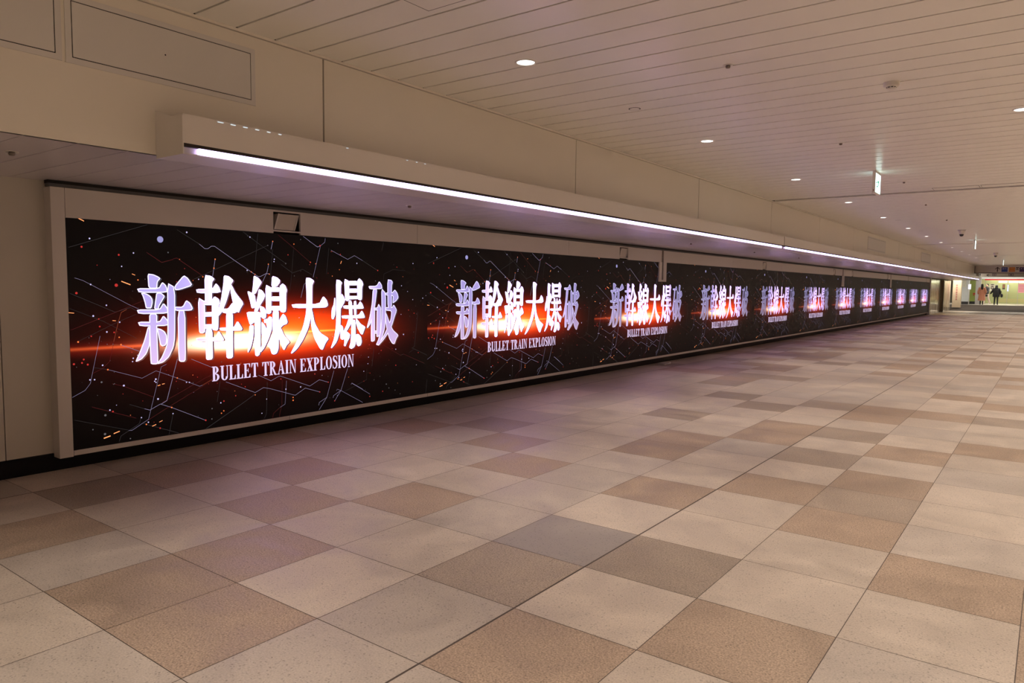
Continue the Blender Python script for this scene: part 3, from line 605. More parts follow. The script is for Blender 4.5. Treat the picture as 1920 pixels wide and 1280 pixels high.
t = thing('recessed_disc', (-3.09, 5.92, CZ), 'flat round white cover plate flush in the ceiling between the two nearest downlights', 'ceiling fitting')
bm = bmesh.new(); lathe(bm, [(0, -.0035), (.040, -.0035), (.044, -.003)], 28); obj('plate', bm, M['ceil'], t)
bm = bmesh.new(); lathe(bm, [(.044, -.0015), (.052, -.0015), (.054, -.0005)], 28); tag(obj('ring', bm, M['gap'], t), 'dark rim', None)
for y, l in ((18.6, 'flat round cover plate in the ceiling near the fourth downlight'), (22.2, 'flat round cover plate in the ceiling near the sixth downlight')):
    c = copy_tree(t); c.location = (-2.95, y, CZ); c['label'] = l
# smoke detector with a grey skirt
t = thing('smoke_detector', (-1.09, 6.29, CZ), 'round white smoke detector hanging from the ceiling at upper right', 'smoke detector')
bm = bmesh.new(); lathe(bm, [(0, -.030), (.052, -.030), (.056, -.026), (.056, 0)], 28); obj('base', bm, M['white'], t)
bm = bmesh.new(); lathe(bm, [(0, -.048), (.026, -.048), (.034, -.042), (.036, -.036), (.036, -.030)], 24); obj('sensor_cap', bm, M['white'], t)
bm = bmesh.new()
for k in range(10):
    a = 2 * PI * k / 10; v = [bm.verts.new((r * math.cos(a + d), r * math.sin(a + d), z)) for r, d, z in ((.0365, -.2, -.034), (.0365, .2, -.034), (.0355, .2, -.042), (.0355, -.2, -.042))]; bm.faces.new(v)
tag(obj('vent_slots', bm, M['blackgap'], t, recalc=False), 'dark slots', None)
# hanging exit signs
def exit_sign(x, y, label, w=.36):
    t = thing('exit_sign', (x, y, CZ), label, 'exit sign', 'exit signs hanging from the ceiling')
    bm = bmesh.new(); box(bm, -.037, .0, 0, w, -.29, -.010); obj('sign_case', bm, M['white'], t, bevel=.003)
    bm = bmesh.new(); box(bm, -.02, -.006, .02, w - .02, -.010, -.001); obj('mount', bm, M['steel'], t)
    def face(side):
        bm = bmesh.new(); xs = (.0015 if side > 0 else -.0385)
        e = .012
        v = [bm.verts.new(p) for p in ((xs, e, -.29 + e), (xs, w - e, -.29 + e), (xs, w - e, -.015 - e), (xs, e, -.015 - e))]; bm.faces.new(v)
        f = obj('lit_panel', bm, M['exit'], t, recalc=False)
        bm = bmesh.new(); xo = xs + .0015 * side
        def fl(p): flat(bm, p, xo, 0)
        c = w / 2
        # running figure and arrow in green
        fl([(c - .02, -.115), (c + .03, -.105), (c + .045, -.165), (c + .0, -.175)])
        disc(bm, c + .035, -.085, .016, .016, xo)
        ribbon(bm, [(c + .0, -.12), (c - .05, -.145), (c - .06, -.125)], .014, xo); ribbon(bm, [(c + .03, -.12), (c + .07, -.15)], .013, xo)
        ribbon(bm, [(c + .01, -.17), (c - .04, -.20), (c - .09, -.195)], .017, xo); ribbon(bm, [(c + .03, -.17), (c + .07, -.205), (c + .055, -.245)], .017, xo)
        ribbon(bm, [(c - .15, -.15), (c - .105, -.15)], .014, xo); fl([(c - .105, -.125), (c - .08, -.15), (c - .105, -.175)])
        tag(obj('pictogram', bm, M['green'], t, recalc=False), 'green running figure', None)
    face(1); face(-1)
    bm = bmesh.new(); lathe(bm, [(0, -.012), (.007, -.012), (.008, 0), (0, 0)], 10); o = obj('indicator', bm, mat('dark red knob', (.15, .02, .015), .4) if 'dark red knob' not in bpy.data.materials else bpy.data.materials['dark red knob'], t); o.location = (-.016, -.002, -.255); o.rotation_euler = (-PI / 2, 0, 0)
    return t
M['exit'] = emis('exit sign face', (.78, 1.0, .93), 2.4); M['green'] = emis('exit sign green', (.02, .42, .22), .9, False)
e0 = exit_sign(-2.0, 10.75, 'lit white and green exit sign hanging nearest the viewer')
for x, y, l in ((-2.06, 26.7, 'lit exit sign hanging behind the dome camera'), (-2.16, 44.3, 'lit exit sign hanging farthest away')):
    c = copy_tree(e0); c.location = (x, y, CZ); c['label'] = l
# dome cameras
def cctv(x, y, label):
    t = thing('ceiling_camera', (x, y, CZ), label, 'security camera', 'security cameras on the ceiling')
    bm = bmesh.new(); lathe(bm, [(0, -.02), (.09, -.02), (.10, -.012), (.10, 0)], 24); obj('base_plate', bm, M['steel'], t)
    bm = bmesh.new(); lathe(bm, [(.078, -.02), (.07, -.07), (.055, -.11), (.045, -.12)], 24); obj('housing', bm, M['white'], t)
    bm = bmesh.new(); lathe(bm, [(.050, -.10), (.05, -.13), (.035, -.165), (0, -.175)], 20); tag(obj('camera_dome', bm, M['dark'], t), 'dark dome', None)
    return t
c0_ = cctv(-2.03, 22.3, 'security camera with a dark dome under the ceiling, nearer of two')
c = copy_tree(c0_); c.location = (-2.05, 36.3, CZ); c['label'] = 'security camera under the ceiling farther back, near the farthest exit sign'
# ceiling hatches
def ceil_hatch(x0, x1, y0, y1, label):
    t = thing('ceiling_hatch', (x0, y0, CZ), label, 'hatch', 'access hatches in the ceiling')
    w, l = x1 - x0, y1 - y0
    bm = bmesh.new(); g = .006
    for a in ((0, w, 0, g), (0, w, l - g, l), (0, g, g, l - g), (w - g, w, g, l - g)): box(bm, a[0], a[1], a[2], a[3], -.0025, -.0002)
    obj('hatch_gap', bm, M['gap'], t)
    obj('hatch_door', bx(g, w - g, g, l - g, -.003, -.0001), M['ceil'], t)
ceil_hatch(-3.0, -2.3, 2.35, 3.165, 'square access hatch in the ceiling cut by the top of the picture')
ceil_hatch(-1.62, -1.0, 13.05, 13.33, 'narrow access hatch in the ceiling beside the dark joint')
ceil_hatch(-.98, -.3, 13.05, 13.33, 'narrow access hatch at the right edge beside the dark joint')

# small pale object on the floor under the display
t = thing('floor_block', (-5.78, 12.3, 0), 'small pale block lying on the floor below the display', 'block')
bm = bmesh.new(); prism_y(bm, [(-.05, 0), (.10, 0), (.09, .022), (-.04, .03)], 0, .28); obj('block', bm, mat('pale rubber', (.42, .38, .33), .6), t, bevel=.004)
bm = bmesh.new(); lathe(bm, [(0, .03), (.018, .028), (.022, 0)], 12, (.06, .30, 0)); obj('knob', bm, mat('pale knob', (.6, .55, .5), .4), t)

# ------------------------------------------------------------------ end of the passage: overhead signs
M['signw'] = mat('sign white', (.62, .57, .52), .4); M['signk'] = mat('sign dark', (.05, .03, .04), .4)
M['sblue'] = mat('sign blue', (.02, .055, .30), .4); M['sora'] = mat('sign orange', (.62, .20, .02), .4); M['spur'] = mat('sign purple', (.055, .02, .12), .4)
t = thing('overhead_sign', (-4.15, 55.0, 2.57), 'long white overhead sign with up arrow and coloured squares at the passage end', 'sign')
bm = bmesh.new(); box(bm, 0, 8.4, 0, .12, 0, .44); obj('sign_board', bm, M['signw'], t)
bm = bmesh.new(); box(bm, -.03, 8.43, -.02, .14, .44, .475); box(bm, -.03, 8.43, -.02, .14, -.03, .0); box(bm, -.03, 0, -.02, .14, 0, .44); tag(obj('sign_frame', bm, M['signk'], t), 'dark frame', None)
def flat_xz(bm, p, y, mi=0):
    f = bm.faces.new([bm.verts.new((a, y, b)) for a, b in p]); f.material_index = mi; f.normal_update()
    if f.normal.y > 0: f.normal_flip()
bm = bmesh.new()
flat_xz(bm, [(1.16, .07), (1.22, .07), (1.22, .36), (1.16, .36)], -.004); flat_xz(bm, [(1.19, .38), (1.06, .25), (1.06, .20), (1.19, .33), (1.32, .20), (1.32, .25)], -.005)
tag(obj('arrow_symbol', bm, M['signk'], t, recalc=False), 'black up arrow', None)
def sq(x0, x1, z0, z1, m, bars, lab):
    bm = bmesh.new(); flat_xz(bm, [(x0, z0), (x1, z0), (x1, z1), (x0, z1)], -.004, 0)
    for a in bars: flat_xz(bm, [(a[0], a[2]), (a[1], a[2]), (a[1], a[3]), (a[0], a[3])], -.007, 1)
    tag(obj('sign_square', bm, [m, M['signw']], t, recalc=False), lab, None)
sq(1.40, 1.72, .06, .35, M['sblue'], [(1.46, 1.50, .22, .29), (1.53, 1.66, .25, .27)], 'blue square')
sq(1.79, 2.10, .06, .35, M['sora'], [(1.85, 2.04, .27, .28), (1.85, 2.04, .13, .14)], 'orange square')
sq(2.14, 2.30, .18, .35, M['signk'], [(2.16, 2.20, .20, .30), (2.24, 2.28, .20, .30)], 'dark pictogram square')
sq(2.33, 2.70, .06, .35, M['spur'], [(2.40, 2.44, .24, .29), (2.5, 2.62, .24, .26)], 'dark purple square')
t = thing('second_sign', (-4.32, 62.0, 2.42), 'lower white overhead sign with left arrow, behind the larger sign', 'sign')
bm = bmesh.new(); box(bm, 0, 8.0, 0, .10, 0, .27); obj('sign_board', bm, M['signw'], t)
bm = bmesh.new(); flat_xz(bm, [(.32, .135), (.47, .22), (.50, .20), (.42, .15), (.64, .15), (.64, .12), (.42, .12), (.50, .07), (.47, .05)], -.004); tag(obj('arrow_symbol', bm, M['signk'], t, recalc=False), 'black left arrow', None)
for a, b, m_ in ((.67, .93, M['signk']), (1.65, 1.95, M['signk'])):
    bm = bmesh.new(); flat_xz(bm, [(a, .08), (b, .08), (b, .24), (a, .24)], -.004); flat_xz(bm, [(a + .04, .12), (a + .1, .12), (a + .1, .2), (a + .04, .2)], -.006, 1); flat_xz(bm, [(b - .1, .12), (b - .04, .12), (b - .04, .2), (b - .1, .2)], -.006, 1)
    obj('pictogram_square', bm, [mat('sign grey', (.20, .15, .19), .4) if 'sign grey' not in bpy.data.materials else bpy.data.materials['sign grey'], M['signw']], t, recalc=False)
# hall shell beyond
M['hallwall'] = mat('hall wall', (.50, .46, .36), .5)
struct('ceiling_far', bx(-9, XR, YF + 3, 82, 2.95, 3.05), M['ceil'], 'ceiling of the far hall', 'ceiling')
struct('wall_far', bx(-9, XR, 80, 80.2, 0, 3.0), M['hallwall'], 'far wall behind the shop glass', 'wall')
struct('wall_far_left', bx(-9.1, -9, 55, 80.2, 0, 3.0), M['hallwall'], 'left wall of the far hall', 'wall')
struct('wall_beam_end', bx(-4.42, -4.19, 55, 56.4, 2.15, 3.0), M['wall'], 'end of the beam face at the far hall', 'wall')
struct('wall_left_return', bx(-9.0, -4.3, 60.05, 60.3, 2.25, 2.95), M['wall'], 'bulkhead above the hall entrance', 'wall')
def simple(name, a, m, label, cat, bevel=.0, base=None, basem=None):
    t = thing(name, ((a[0] + a[1]) / 2, (a[2] + a[3]) / 2, a[4]), label, cat)
    ox, oy, oz = t.location
    obj('panel', bx(a[0] - ox, a[1] - ox, a[2] - oy, a[3] - oy, (base or 0), a[5] - oz), m, t, bevel=bevel)
    if base: tag(obj('plinth', bx(a[0] - ox - .0, a[1] - ox, a[2] - oy, a[3] - oy, 0, base), basem, t), 'black plinth', None)
    return t
FZ = .362
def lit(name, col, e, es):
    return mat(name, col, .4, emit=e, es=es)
t = simple('yellow_pillar', (-6.0, -5.47, 62, 62.5, .2, 2.42), mat('cream pillar', (.75, .60, .42), .3, noise=.12, nscale=3), 'warm cream pillar at the far end of the polished wall', 'pillar')
bm = bmesh.new()
for k in range(7): box(bm, -.06, .04, -.262, -.255, .55 + k * .17, .66 + k * .17)
tag(obj('poster_strip', bm, mat('pillar strip', (.6, .25, .22), .4), t), 'reddish strips down the middle', None)
t = simple('white_cabinet', (-5.98, -5.40, 67, 67.6, FZ, 2.55), mat('white board', (.62, .66, .68), .4, noise=.05, nscale=4), 'tall white cabinet with a black plinth in the far hall', 'cabinet', base=.22, basem=M['dark'])
bm = bmesh.new(); box(bm, -.2, .1, -.312, -.302, 1.35, 2.05); obj('notice', bm, mat('notice', (.70, .70, .62), .5, noise=.3, nscale=9), t)
t = thing('lit_monitor', (-5.35, 66.9, FZ), 'small glowing white screen on a slim stand right of the white cabinet', 'monitor')
obj('stand', bx(-.03, .03, 0, .05, 0, 1.2), M['steel'], t); obj('case', bx(-.11, .11, -.01, .05, 1.16, 1.60), M['steel'], t); tag(obj('glowing_face', bx(-.085, .085, -.016, -.01, 1.19, 1.57), emis('monitor glow', (.80, .84, 1), 1.4, False), t), 'glowing white face', None)
t = simple('green_wall_panel', (-5.62, -4.98, 69, 69.3, FZ, 2.75), mat('green panel', (.36, .46, .10), .35, noise=.05, nscale=2), 'bright green wall panel with a red symbol in the far hall', 'wall panel', base=.22, basem=M['dark'])
bm = bmesh.new(); box(bm, .04, .28, -.156, -.151, .76, .90); box(bm, .07, .12, -.156, -.151, .65, .75); box(bm, .18, .24, -.156, -.151, .65, .75); tag(obj('red_symbol', bm, mat('red symbol', (.60, .06, .02), .4), t), 'red and orange symbol', None)
obj('speaker_box', bx(.10, .30, -.24, -.155, 2.02, 2.12), M['dark'], t)
t = simple('grey_pillar', (-5.07, -4.72, 68.55, 68.93, FZ, 2.95), mat('grey pillar', (.30, .29, .28), .35), 'grey square pillar behind the person in the long coat', 'pillar')
bm = bmesh.new(); box(bm, .03, .12, -.196, -.191, 2.30, 2.40); obj('dark_plate', bm, M['dark'], t)

# shop front
t = thing('shop_front', (-5.2, 74, FZ), 'glass shop front with yellow green walls, red band and bright strip lights', 'shop front')
W_ = 9.0
obj('back_wall', bx(0, W_, 1.2, 1.25, .0, 2.5), mat('shop yellow green', (.54, .54, .31), .4, noise=.08, nscale=1.5), t)
obj('low_wall', bx(1.38, W_, .02, .12, .12, .44), mat('shop counter', (.62, .55, .28), .4), t)
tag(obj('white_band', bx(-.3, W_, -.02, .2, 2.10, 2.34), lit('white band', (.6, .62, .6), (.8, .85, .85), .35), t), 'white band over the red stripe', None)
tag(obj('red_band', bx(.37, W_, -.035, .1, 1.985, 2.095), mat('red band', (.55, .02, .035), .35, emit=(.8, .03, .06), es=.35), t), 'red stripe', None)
M['striplamp'] = emis('shop strip light', (1.0, .95, .72), 3.0)
for a, b in ((1.35, 1.95), (2.06, 3.4), (3.5, 4.9), (5.0, 6.4)):
    tag(obj('strip_light', bx(a, b, .2, .4, 1.78, 1.92), M['striplamp'], t), 'bright warm strip light', None)
bm = bmesh.new()
for x in (.42, 1.28, 1.98, 2.72, 3.7, 4.8, 6, 7.2): box(bm, x, x + .035, .0, .05, 0, 1.99)
obj('mullions', bm, M['steel'], t)
gm = bpy.data.materials.new('shop glass'); gm.use_nodes = True; b_ = gm.node_tree.nodes['Principled BSDF']; b_.inputs['Transmission Weight'].default_value = 1; b_.inputs['Roughness'].default_value = .02; b_.inputs['Base Color'].default_value = (.93, 1, .93, 1); b_.inputs['IOR'].default_value = 1.02
obj('glass_panes', bx(.37, W_, .015, .025, .03, 1.98), gm, t)
t2 = thing('wall_poster', (-4.47, 73.9, 1.42), 'pale poster with dark figure shapes on the shop glass behind the people', 'poster')
obj('sheet', bx(0, .40, 0, .01, 0, .62), mat('poster paper', (.62, .60, .50), .5, noise=.2, nscale=9), t2)
bm = bmesh.new()
def dxz(bm, cx, cz, rx, rz, y, mi=0): flat_xz(bm, [(cx + rx * math.cos(2 * PI * k / 12), cz + rz * math.sin(2 * PI * k / 12)) for k in range(12)], y, mi)
dxz(bm, .20, .40, .12, .05, -.004); dxz(bm, .13, .26, .05, .07, -.004); dxz(bm, .27, .26, .05, .07, -.004); dxz(bm, .20, .16, .05, .05, -.004); dxz(bm, .20, .55, .13, .04, -.004)
tag(obj('dark_shapes', bm, mat('poster ink', (.06, .035, .03), .5), t2, recalc=False), 'dark rounded shapes', None)
t2 = thing('framed_poster', (-3.56, 73.98, 1.58), 'dark brown framed poster on the shop glass left of the lit display', 'poster')
obj('frame', bx(0, .19, 0, .02, 0, .44), M['dark'], t2); tag(obj('picture', bx(.02, .17, -.004, 0, .10, .42), mat('brown picture', (.28, .12, .05), .5, noise=.4, nscale=14), t2), 'brown picture', None)
t2 = thing('lit_display', (-3.23, 73.95, 1.42), 'narrow glowing white upright display on the shop glass', 'display')
obj('case', bx(-.02, .15, 0, .05, -.02, .56), M['steel'], t2); tag(obj('glowing_face', bx(.02, .11, -.006, 0, .0, .54), emis('display glow', (.78, .88, 1), 1.3, False), t2), 'glowing white face', None)
t2 = thing('pink_poster', (-2.46, 73.9, 1.31), 'large pink poster on the shop glass at the right edge', 'poster')
obj('sheet', bx(0, .9, 0, .01, 0, .75), mat('pink paper', (.72, .32, .36), .5), t2)
bm = bmesh.new()
for k in range(5): flat_xz(bm, [(.06, .12 + k * .12), (.84, .12 + k * .12), (.84, .15 + k * .12), (.06, .15 + k * .12)], -.003)
tag(obj('printed_lines', bm, mat('rose ink', (.5, .14, .25), .5), t2, recalc=False), 'darker rose lines', None)

def area(name, loc, sx, sy, e, col):
    ld = bpy.data.lights.new(name, 'AREA'); ld.shape = 'RECTANGLE'; ld.size = sx; ld.size_y = sy; ld.energy = e; ld.color = col
    o = bpy.data.objects.new(name, ld); COL.objects.link(o); o.location = loc; return o
# ceiling light panels of the far hall; those by the cream pillar added, unseen, to brighten it
for k, (x, y) in enumerate(((-3.5, 67.5), (-3.5, 71.5), (.5, 67.5), (.5, 71.5), (-7, 70), (-5.2, 63.6), (-1.5, 63.6), (-5.7, 61.1))):
    t = thing('ceiling_panel_light', (x, y, 2.95), 'flat panel light in the far hall ceiling, ' + ['above the people', 'before the shop front', 'right of the people', 'right of the shop poster', 'far left of the hall', 'added over the ramp to brighten the cream pillar', 'over the ramp below the signs', 'added in front to brighten the cream pillar'][k], 'ceiling light', 'panel lights of the far hall')
    obj('panel_case', bx(-.62, .62, -.32, .32, -.02, 0), M['white'], t)
    obj('panel_face', bx(-.6, .6, -.3, .3, -.024, -.021), emis('panel face', (1, .95, .85), 3, False) if 'panel face' not in bpy.data.materials else bpy.data.materials['panel face'], t)
    a = area('panel_lamp', (0, 0, -.04), 1.1, .5, 70, (1, .93, .82)); a.parent = t
a = area('shop_lamp', (4, .7, 2.3), 7, .5, 65, (1, .95, .78)); a.parent = bpy.data.objects['shop_front']
# ------------------------------------------------------------------ people (body = one continuous remeshed surface)
def capsule(bm, a, b, ra, rb, seg=12, flat_=(1, 1)):
    a = Vector(a); b = Vector(b); d = b - a; L = d.length
    if L < 1e-6: d = Vector((0, 0, 1))
    z = d.normalized(); x = z.orthogonal().normalized(); y = z.cross(x)
    rows = []
    prof = [(-1, 0)] + [(-math.cos(t), math.sin(t)) for t in (PI * .2, PI * .35)] 
    def ring(c, r, ): return [bm.verts.new(c + (x * math.cos(2 * PI * k / seg) + y * math.sin(2 * PI * k / seg)) * r) for k in range(seg)]
    rows = [[bm.verts.new(a - z * ra)]]
    for t in (.25, .5): rows.append(ring(a - z * ra * math.cos(t * PI / 2) * 1.0, ra * math.sin(t * PI / 2)))
    rows.append(ring(a, ra)); rows.append(ring(b, rb))
    for t in (.5, .25): rows.append(ring(b + z * rb * math.cos(t * PI / 2), rb * math.sin(t * PI / 2)))
    rows.append([bm.verts.new(b + z * rb)])
    for p, q in zip(rows, rows[1:]):
        for k in range(seg):
            f = []
            for v in (p[k % len(p)], p[(k + 1) % seg % len(p)], q[(k + 1) % seg % len(q)], q[k % len(q)]):
                if v not in f: f.append(v)
            if len(f) > 2: bm.faces.new(f)
def ellipsoid(bm, c, r, su=16, sv=10):
    bmesh.ops.create_uvsphere(bm, u_segments=su, v_segments=sv, radius=1, matrix=Matrix.Translation(c) @ Matrix.Diagonal((*r, 1)))
def remeshed(name, bm, m, parent, vox=.010, sm=3):
    bmesh.ops.recalc_face_normals(bm, faces=bm.faces)
    me = bpy.data.meshes.new(name + '_raw'); bm.to_mesh(me); bm.free()
    tmp = bpy.data.objects.new('tmp', me); COL.objects.link(tmp)
    r = tmp.modifiers.new('r', 'REMESH'); r.mode = 'VOXEL'; r.voxel_size = vox
    s = tmp.modifiers.new('s', 'SMOOTH'); s.iterations = sm; s.factor = .5
    dg = bpy.context.evaluated_depsgraph_get(); me2 = bpy.data.meshes.new_from_object(tmp.evaluated_get(dg))
    bpy.data.objects.remove(tmp); bpy.data.meshes.remove(me)
    me2.name = name; me2.materials.clear()
    for k in (m if isinstance(m, list) else [m]): me2.materials.append(k)
    for p in me2.polygons: p.use_smooth = True
    o = bpy.data.objects.new(name, me2); COL.objects.link(o); o.parent = parent
    return o
def hand(bm, w, d, side):
    w = Vector(w); d = Vector(d).normalized(); s = Vector((0, 1, 0)).cross(d)
    s = Vector((0, 1, 0)) if s.length < .1 else Vector((0, 1, 0))
    n = d.cross(s).normalized()
    capsule(bm, w, w + d * .07, .024, .028)
    for k, (o, L) in enumerate(((-.028, .055), (-.010, .068), (.009, .064), (.026, .050))):
        p = w + d * .085 + s * o; q = p + d * L * .55 + n * .004 * side; r = q + d * L * .45 - n * .012 * side
        capsule(bm, p, q, .0095, .0088, 8); capsule(bm, q, r, .0088, .0075, 8)
    p = w + d * .03 - s * .028; capsule(bm, p, p - s * .022 + d * .03, .0105, .0095, 8); capsule(bm, p - s * .022 + d * .03, p - s * .028 + d * .058, .0095, .008, 8)
def person(name, loc, rz, H, label, hip, kneeL, footL, kneeR, footR, elL, haL, elR, haR, skin_m):
    """front of the figure is local -y; heights are fractions of H"""
    t = thing(name, loc, label, 'person', None, rz)
    bm = bmesh.new(); S = H
    def P(p): return Vector(p) * S
    head = P((0, 0, .935)); 
    ellipsoid(bm, head, Vector((.045, .055, .066)) * S)
    ellipsoid(bm, head + P((0, -.018, -.028)), Vector((.034, .036, .042)) * S)
    capsule(bm, head + P((0, -.052, .004)), head + P((0, -.066, -.012)), .004 * S, .007 * S, 8)         # nose
    capsule(bm, head + P((-.014, -.051, -.035)), head + P((.014, -.051, -.035)), .0042 * S, .0042 * S, 8)    # lips
    for s in (-1, 1): ellipsoid(bm, head + P((s * .046, .004, -.004)), Vector((.006, .012, .018)) * S, 10, 6)    # ears
    capsule(bm, P((0, .004, .835)), P((0, .002, .90)), .031 * S, .029 * S)
    sh = .105
    ellipsoid(bm, P((0, .005, .765)), Vector((.092, .062, .075)) * S); ellipsoid(bm, P((0, 0, .66)), Vector((.076, .055, .085)) * S); ellipsoid(bm, P((hip, 0, .545)), Vector((.090, .064, .072)) * S)
    capsule(bm, P((-sh * .8, .004, .812)), P((sh * .8, .004, .812)), .034 * S, .034 * S)
    for sx, el, ha in ((-1, elL, haL), (1, elR, haR)):
        a = P((sx * sh, .004, .805)); e = P(el); h = P(ha)
        capsule(bm, a, e, .030 * S, .023 * S); capsule(bm, e, h, .022 * S, .015 * S); hand(bm, h, h - e, sx)
    for sx, kn, ft in ((-1, kneeL, footL), (1, kneeR, footR)):
        a = P((sx * .052 + hip, 0, .52)); k = P(kn); f = P(ft)
        capsule(bm, a, k, .050 * S, .034 * S); capsule(bm, k, k.lerp(f, .35), .033 * S, .034 * S); capsule(bm, k.lerp(f, .35), f, .034 * S, .020 * S)
        capsule(bm, f + P((0, .006, -.022)), f + P((0, -.075, -.024)), .018 * S, .014 * S)
    b = remeshed('body', bm, skin_m, t, .009, 3)
    for s in (-1, 1):
        bm = bmesh.new(); ellipsoid(bm, head + P((s * .018, -.050, .004)), Vector((.0075, .004, .0045)) * S, 10, 6); tag(obj('eye', bm, M['dark'], t, smooth=True), 'dark eye', None)
    return t, P, head
def loft(bm, rings, seg=28, fold=0., fn=9):
    rows = []
    for (cx, cy, cz, rx, ry) in rings:
        rows.append([bm.verts.new((cx + rx * math.cos(2 * PI * k / seg) * (1 + fold * (1 - cz) * math.sin(fn * 2 * PI * k / seg)), cy + ry * math.sin(2 * PI * k / seg) * (1 + fold * (1 - cz) * math.sin(fn * 2 * PI * k / seg)), cz)) for k in range(seg)])
    for p, q in zip(rows, rows[1:]):
        for k in range(seg): bm.faces.new((p[k], p[(k + 1) % seg], q[(k + 1) % seg], q[k]))
    bm.faces.new(rows[0][::-1]); bm.faces.new(rows[-1])
skin = mat('skin', (.55, .36, .27), .5)
def cloth(name, c): return mat(name, c, .85, noise=.10, nscale=14)
def shoes(t, P, feet, m):
    for f in feet:
        bm = bmesh.new(); f = P(f); u = P((0, .006, -.022)); v = P((0, -.078, -.024))
        capsule(bm, f + u, f + v, .024 * P((0, 0, 1)).z, .019 * P((0, 0, 1)).z); capsule(bm, f + P((0, .006, .03)), f + u, .026 * P((0, 0, 1)).z, .024 * P((0, 0, 1)).z)
        remeshed('shoe', bm, m, t, .010, 2)
# 1 long orange brown coat, seen from behind
fl, fr = (-.045, .01, .045), (.045, -.02, .045)
t, P, hd = person('person', (-4.52, 67.0, .362), PI + .1, 1.60, 'person in a long orange brown coat with long dark hair, seen from behind', 0, (-.05, -.01, .28), fl, (.05, -.02, .28), fr, (-.155, .02, .64), (-.15, -.05, .52), (.155, .02, .64), (.15, -.06, .53), skin)
S = 1.60
bm = bmesh.new(); loft(bm, [(0, 0, .20 * S, .165 * S, .120 * S), (0, 0, .35 * S, .145 * S, .105 * S), (0, 0, .52 * S, .120 * S, .088 * S), (0, 0, .66 * S, .098 * S, .074 * S), (0, 0, .76 * S, .110 * S, .078 * S), (0, 0, .83 * S, .085 * S, .058 * S), (0, 0, .87 * S, .042 * S, .042 * S)], fold=.05)
for s in (-1, 1): capsule(bm, P((s * .105, .004, .80)), P((s * .155, .02, .64)), .045 * S, .038 * S); capsule(bm, P((s * .155, .02, .64)), P((s * .151, -.045, .535)), .038 * S, .032 * S)
remeshed('coat', bm, cloth('rust coat', (.42, .17, .10)), t, .012, 2)
bm = bmesh.new(); ellipsoid(bm, hd + P((0, .012, .012)), Vector((.055, .058, .064)) * S); ellipsoid(bm, hd + P((0, .045, -.07)), Vector((.062, .035, .10)) * S); ellipsoid(bm, hd + P((0, .06, -.15)), Vector((.055, .025, .08)) * S)
remeshed('hair', bm, cloth('dark hair', (.012, .008, .007)), t, .010, 2)
bm = bmesh.new()
for s, k, f in ((-1, (-.05, -.01, .28), fl), (1, (.05, -.02, .28), fr)): capsule(bm, P((s * .052, 0, .48)), P(k), .052 * S, .037 * S); capsule(bm, P(k), P(f), .037 * S, .026 * S)
remeshed('tights', bm, cloth('black tights', (.012, .011, .012)), t, .010, 2); shoes(t, P, (fl, fr), cloth('black shoes', (.015, .013, .013)))
# 2 black hooded coat
fl, fr = (-.075, .02, .045), (.070, -.03, .045)
t, P, hd = person('person', (-3.62, 67.6, .362), PI - .1, 1.52, 'person in a black hooded coat standing with legs apart, seen from behind', 0, (-.065, 0, .28), fl, (.062, -.02, .28), fr, (-.17, .02, .66), (-.17, -.03, .54), (.19, .01, .66), (.25, -.01, .56), skin)
S = 1.52
bm = bmesh.new(); loft(bm, [(0, 0, .40 * S, .150 * S, .115 * S), (0, 0, .52 * S, .160 * S, .115 * S), (0, 0, .64 * S, .150 * S, .105 * S), (0, 0, .76 * S, .135 * S, .09 * S), (0, 0, .83 * S, .10 * S, .07 * S), (0, 0, .88 * S, .06 * S, .055 * S)], fold=.04)
capsule(bm, P((-.115, .004, .80)), P((-.17, .02, .66)), .052 * S, .046 * S); capsule(bm, P((-.17, .02, .66)), P((-.17, -.02, .56)), .046 * S, .036 * S)
capsule(bm, P((.115, .004, .80)), P((.19, .01, .66)), .052 * S, .046 * S); capsule(bm, P((.19, .01, .66)), P((.243, -.01, .575)), .046 * S, .036 * S)
remeshed('coat', bm, cloth('black coat', (.010, .011, .012)), t, .012, 2)
bm = bmesh.new(); ellipsoid(bm, hd + P((0, .012, .0)), Vector((.064, .062, .076)) * S); ellipsoid(bm, hd + P((0, .03, -.075)), Vector((.08, .055, .05)) * S)
remeshed('hood', bm, cloth('black hood', (.012, .012, .014)), t, .012, 2)
bm = bmesh.new()
for s, k, f in ((-1, (-.065, 0, .28), fl), (1, (.062, -.02, .28), fr)): capsule(bm, P((s * .052, 0, .48)), P(k), .054 * S, .039 * S); capsule(bm, P(k), P(f), .039 * S, .028 * S)
remeshed('trousers', bm, cloth('black trousers', (.014, .014, .016)), t, .010, 2); shoes(t, P, (fl, fr), cloth('black boots', (.012, .012, .012)))
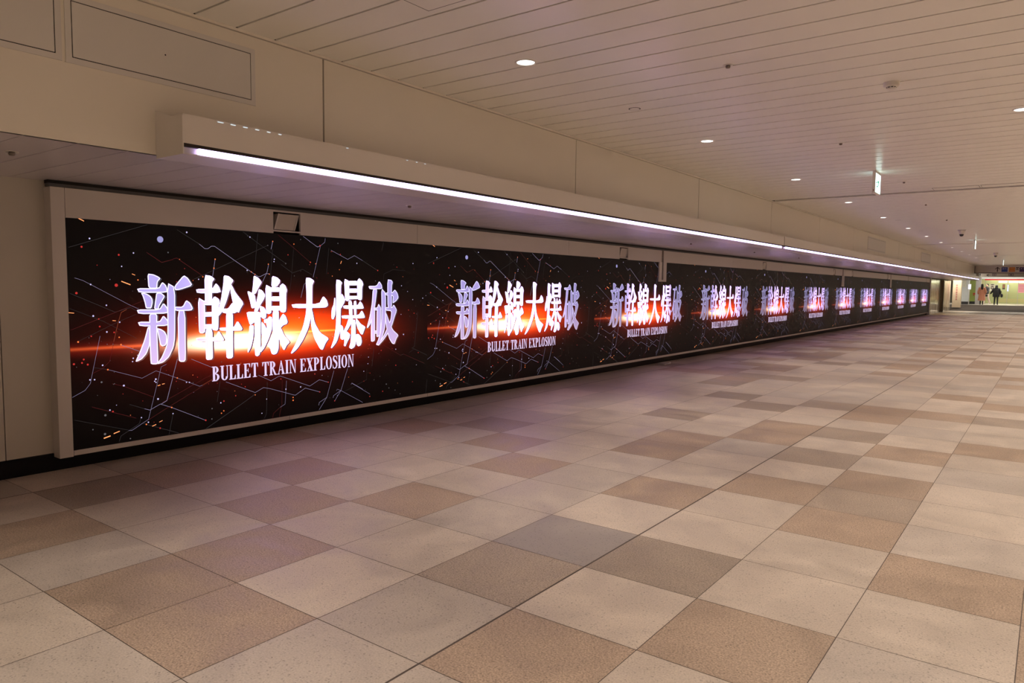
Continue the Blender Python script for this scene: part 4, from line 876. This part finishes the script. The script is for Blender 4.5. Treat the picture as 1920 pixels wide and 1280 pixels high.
# 3 walking figure partly hidden behind the first
fl, fr = (-.04, -.13, .06), (.05, .14, .075)
t, P, hd = person('person', (-4.28, 68.3, .362), -.9, 1.62, 'person in a dark jacket and pale trousers walking, half hidden behind the long coat', 0, (-.045, -.10, .29), fl, (.048, .04, .29), fr, (-.15, .05, .65), (-.14, .0, .53), (.15, -.03, .65), (.14, -.12, .55), skin)
S = 1.62
bm = bmesh.new(); loft(bm, [(0, 0, .50 * S, .105 * S, .082 * S), (0, 0, .62 * S, .10 * S, .076 * S), (0, 0, .76 * S, .115 * S, .08 * S), (0, 0, .83 * S, .09 * S, .06 * S), (0, 0, .87 * S, .045 * S, .045 * S)], fold=.03)
for s, e, h in ((-1, (-.15, .05, .65), (-.142, .005, .545)), (1, (.15, -.03, .65), (.141, -.11, .56))): capsule(bm, P((s * .105, .004, .80)), P(e), .044 * S, .038 * S); capsule(bm, P(e), P(h), .038 * S, .031 * S)
remeshed('jacket', bm, cloth('dark grey jacket', (.05, .05, .055)), t, .012, 2)
bm = bmesh.new(); ellipsoid(bm, hd + P((0, .014, .016)), Vector((.052, .054, .060)) * S)
remeshed('hair', bm, cloth('black hair', (.012, .010, .012)), t, .010, 2)
bm = bmesh.new()
for s, k, f in ((-1, (-.045, -.10, .29), fl), (1, (.048, .04, .29), fr)): capsule(bm, P((s * .05, 0, .50)), P(k), .062 * S, .050 * S); capsule(bm, P(k), P(f), .050 * S, .044 * S)
remeshed('trousers', bm, cloth('cream trousers', (.62, .52, .42)), t, .010, 2); shoes(t, P, (fl, fr), cloth('white shoes', (.6, .58, .55)))
# bags
bagm = cloth('black bag', (.012, .012, .014))
t = thing('handbag', (-4.20, 66.93, .362 + .62), 'small black bag held beside the long orange brown coat', 'bag')
bm = bmesh.new(); ellipsoid(bm, (0, 0, .09), (.075, .045, .08)); remeshed('bag_body', bm, bagm, t, .010, 2)
bm = bmesh.new(); pts = [(.06 * math.cos(a), 0, .16 + .09 * math.sin(a)) for a in [PI * k / 8 for k in range(9)]]
for p, q in zip(pts, pts[1:]): capsule(bm, p, q, .008, .008, 8)
obj('strap', bm, bagm, t)
t = thing('shoulder_bag', (-3.26, 67.42, .362 + .56), 'black shoulder bag hanging at the right side of the hooded coat', 'bag')
bm = bmesh.new(); ellipsoid(bm, (0, 0, .16), (.09, .07, .15)); remeshed('bag_body', bm, bagm, t, .012, 2)
bm = bmesh.new(); capsule(bm, (0, 0, .29), (-.03, .05, .52), .010, .012, 8); obj('strap', bm, bagm, t)
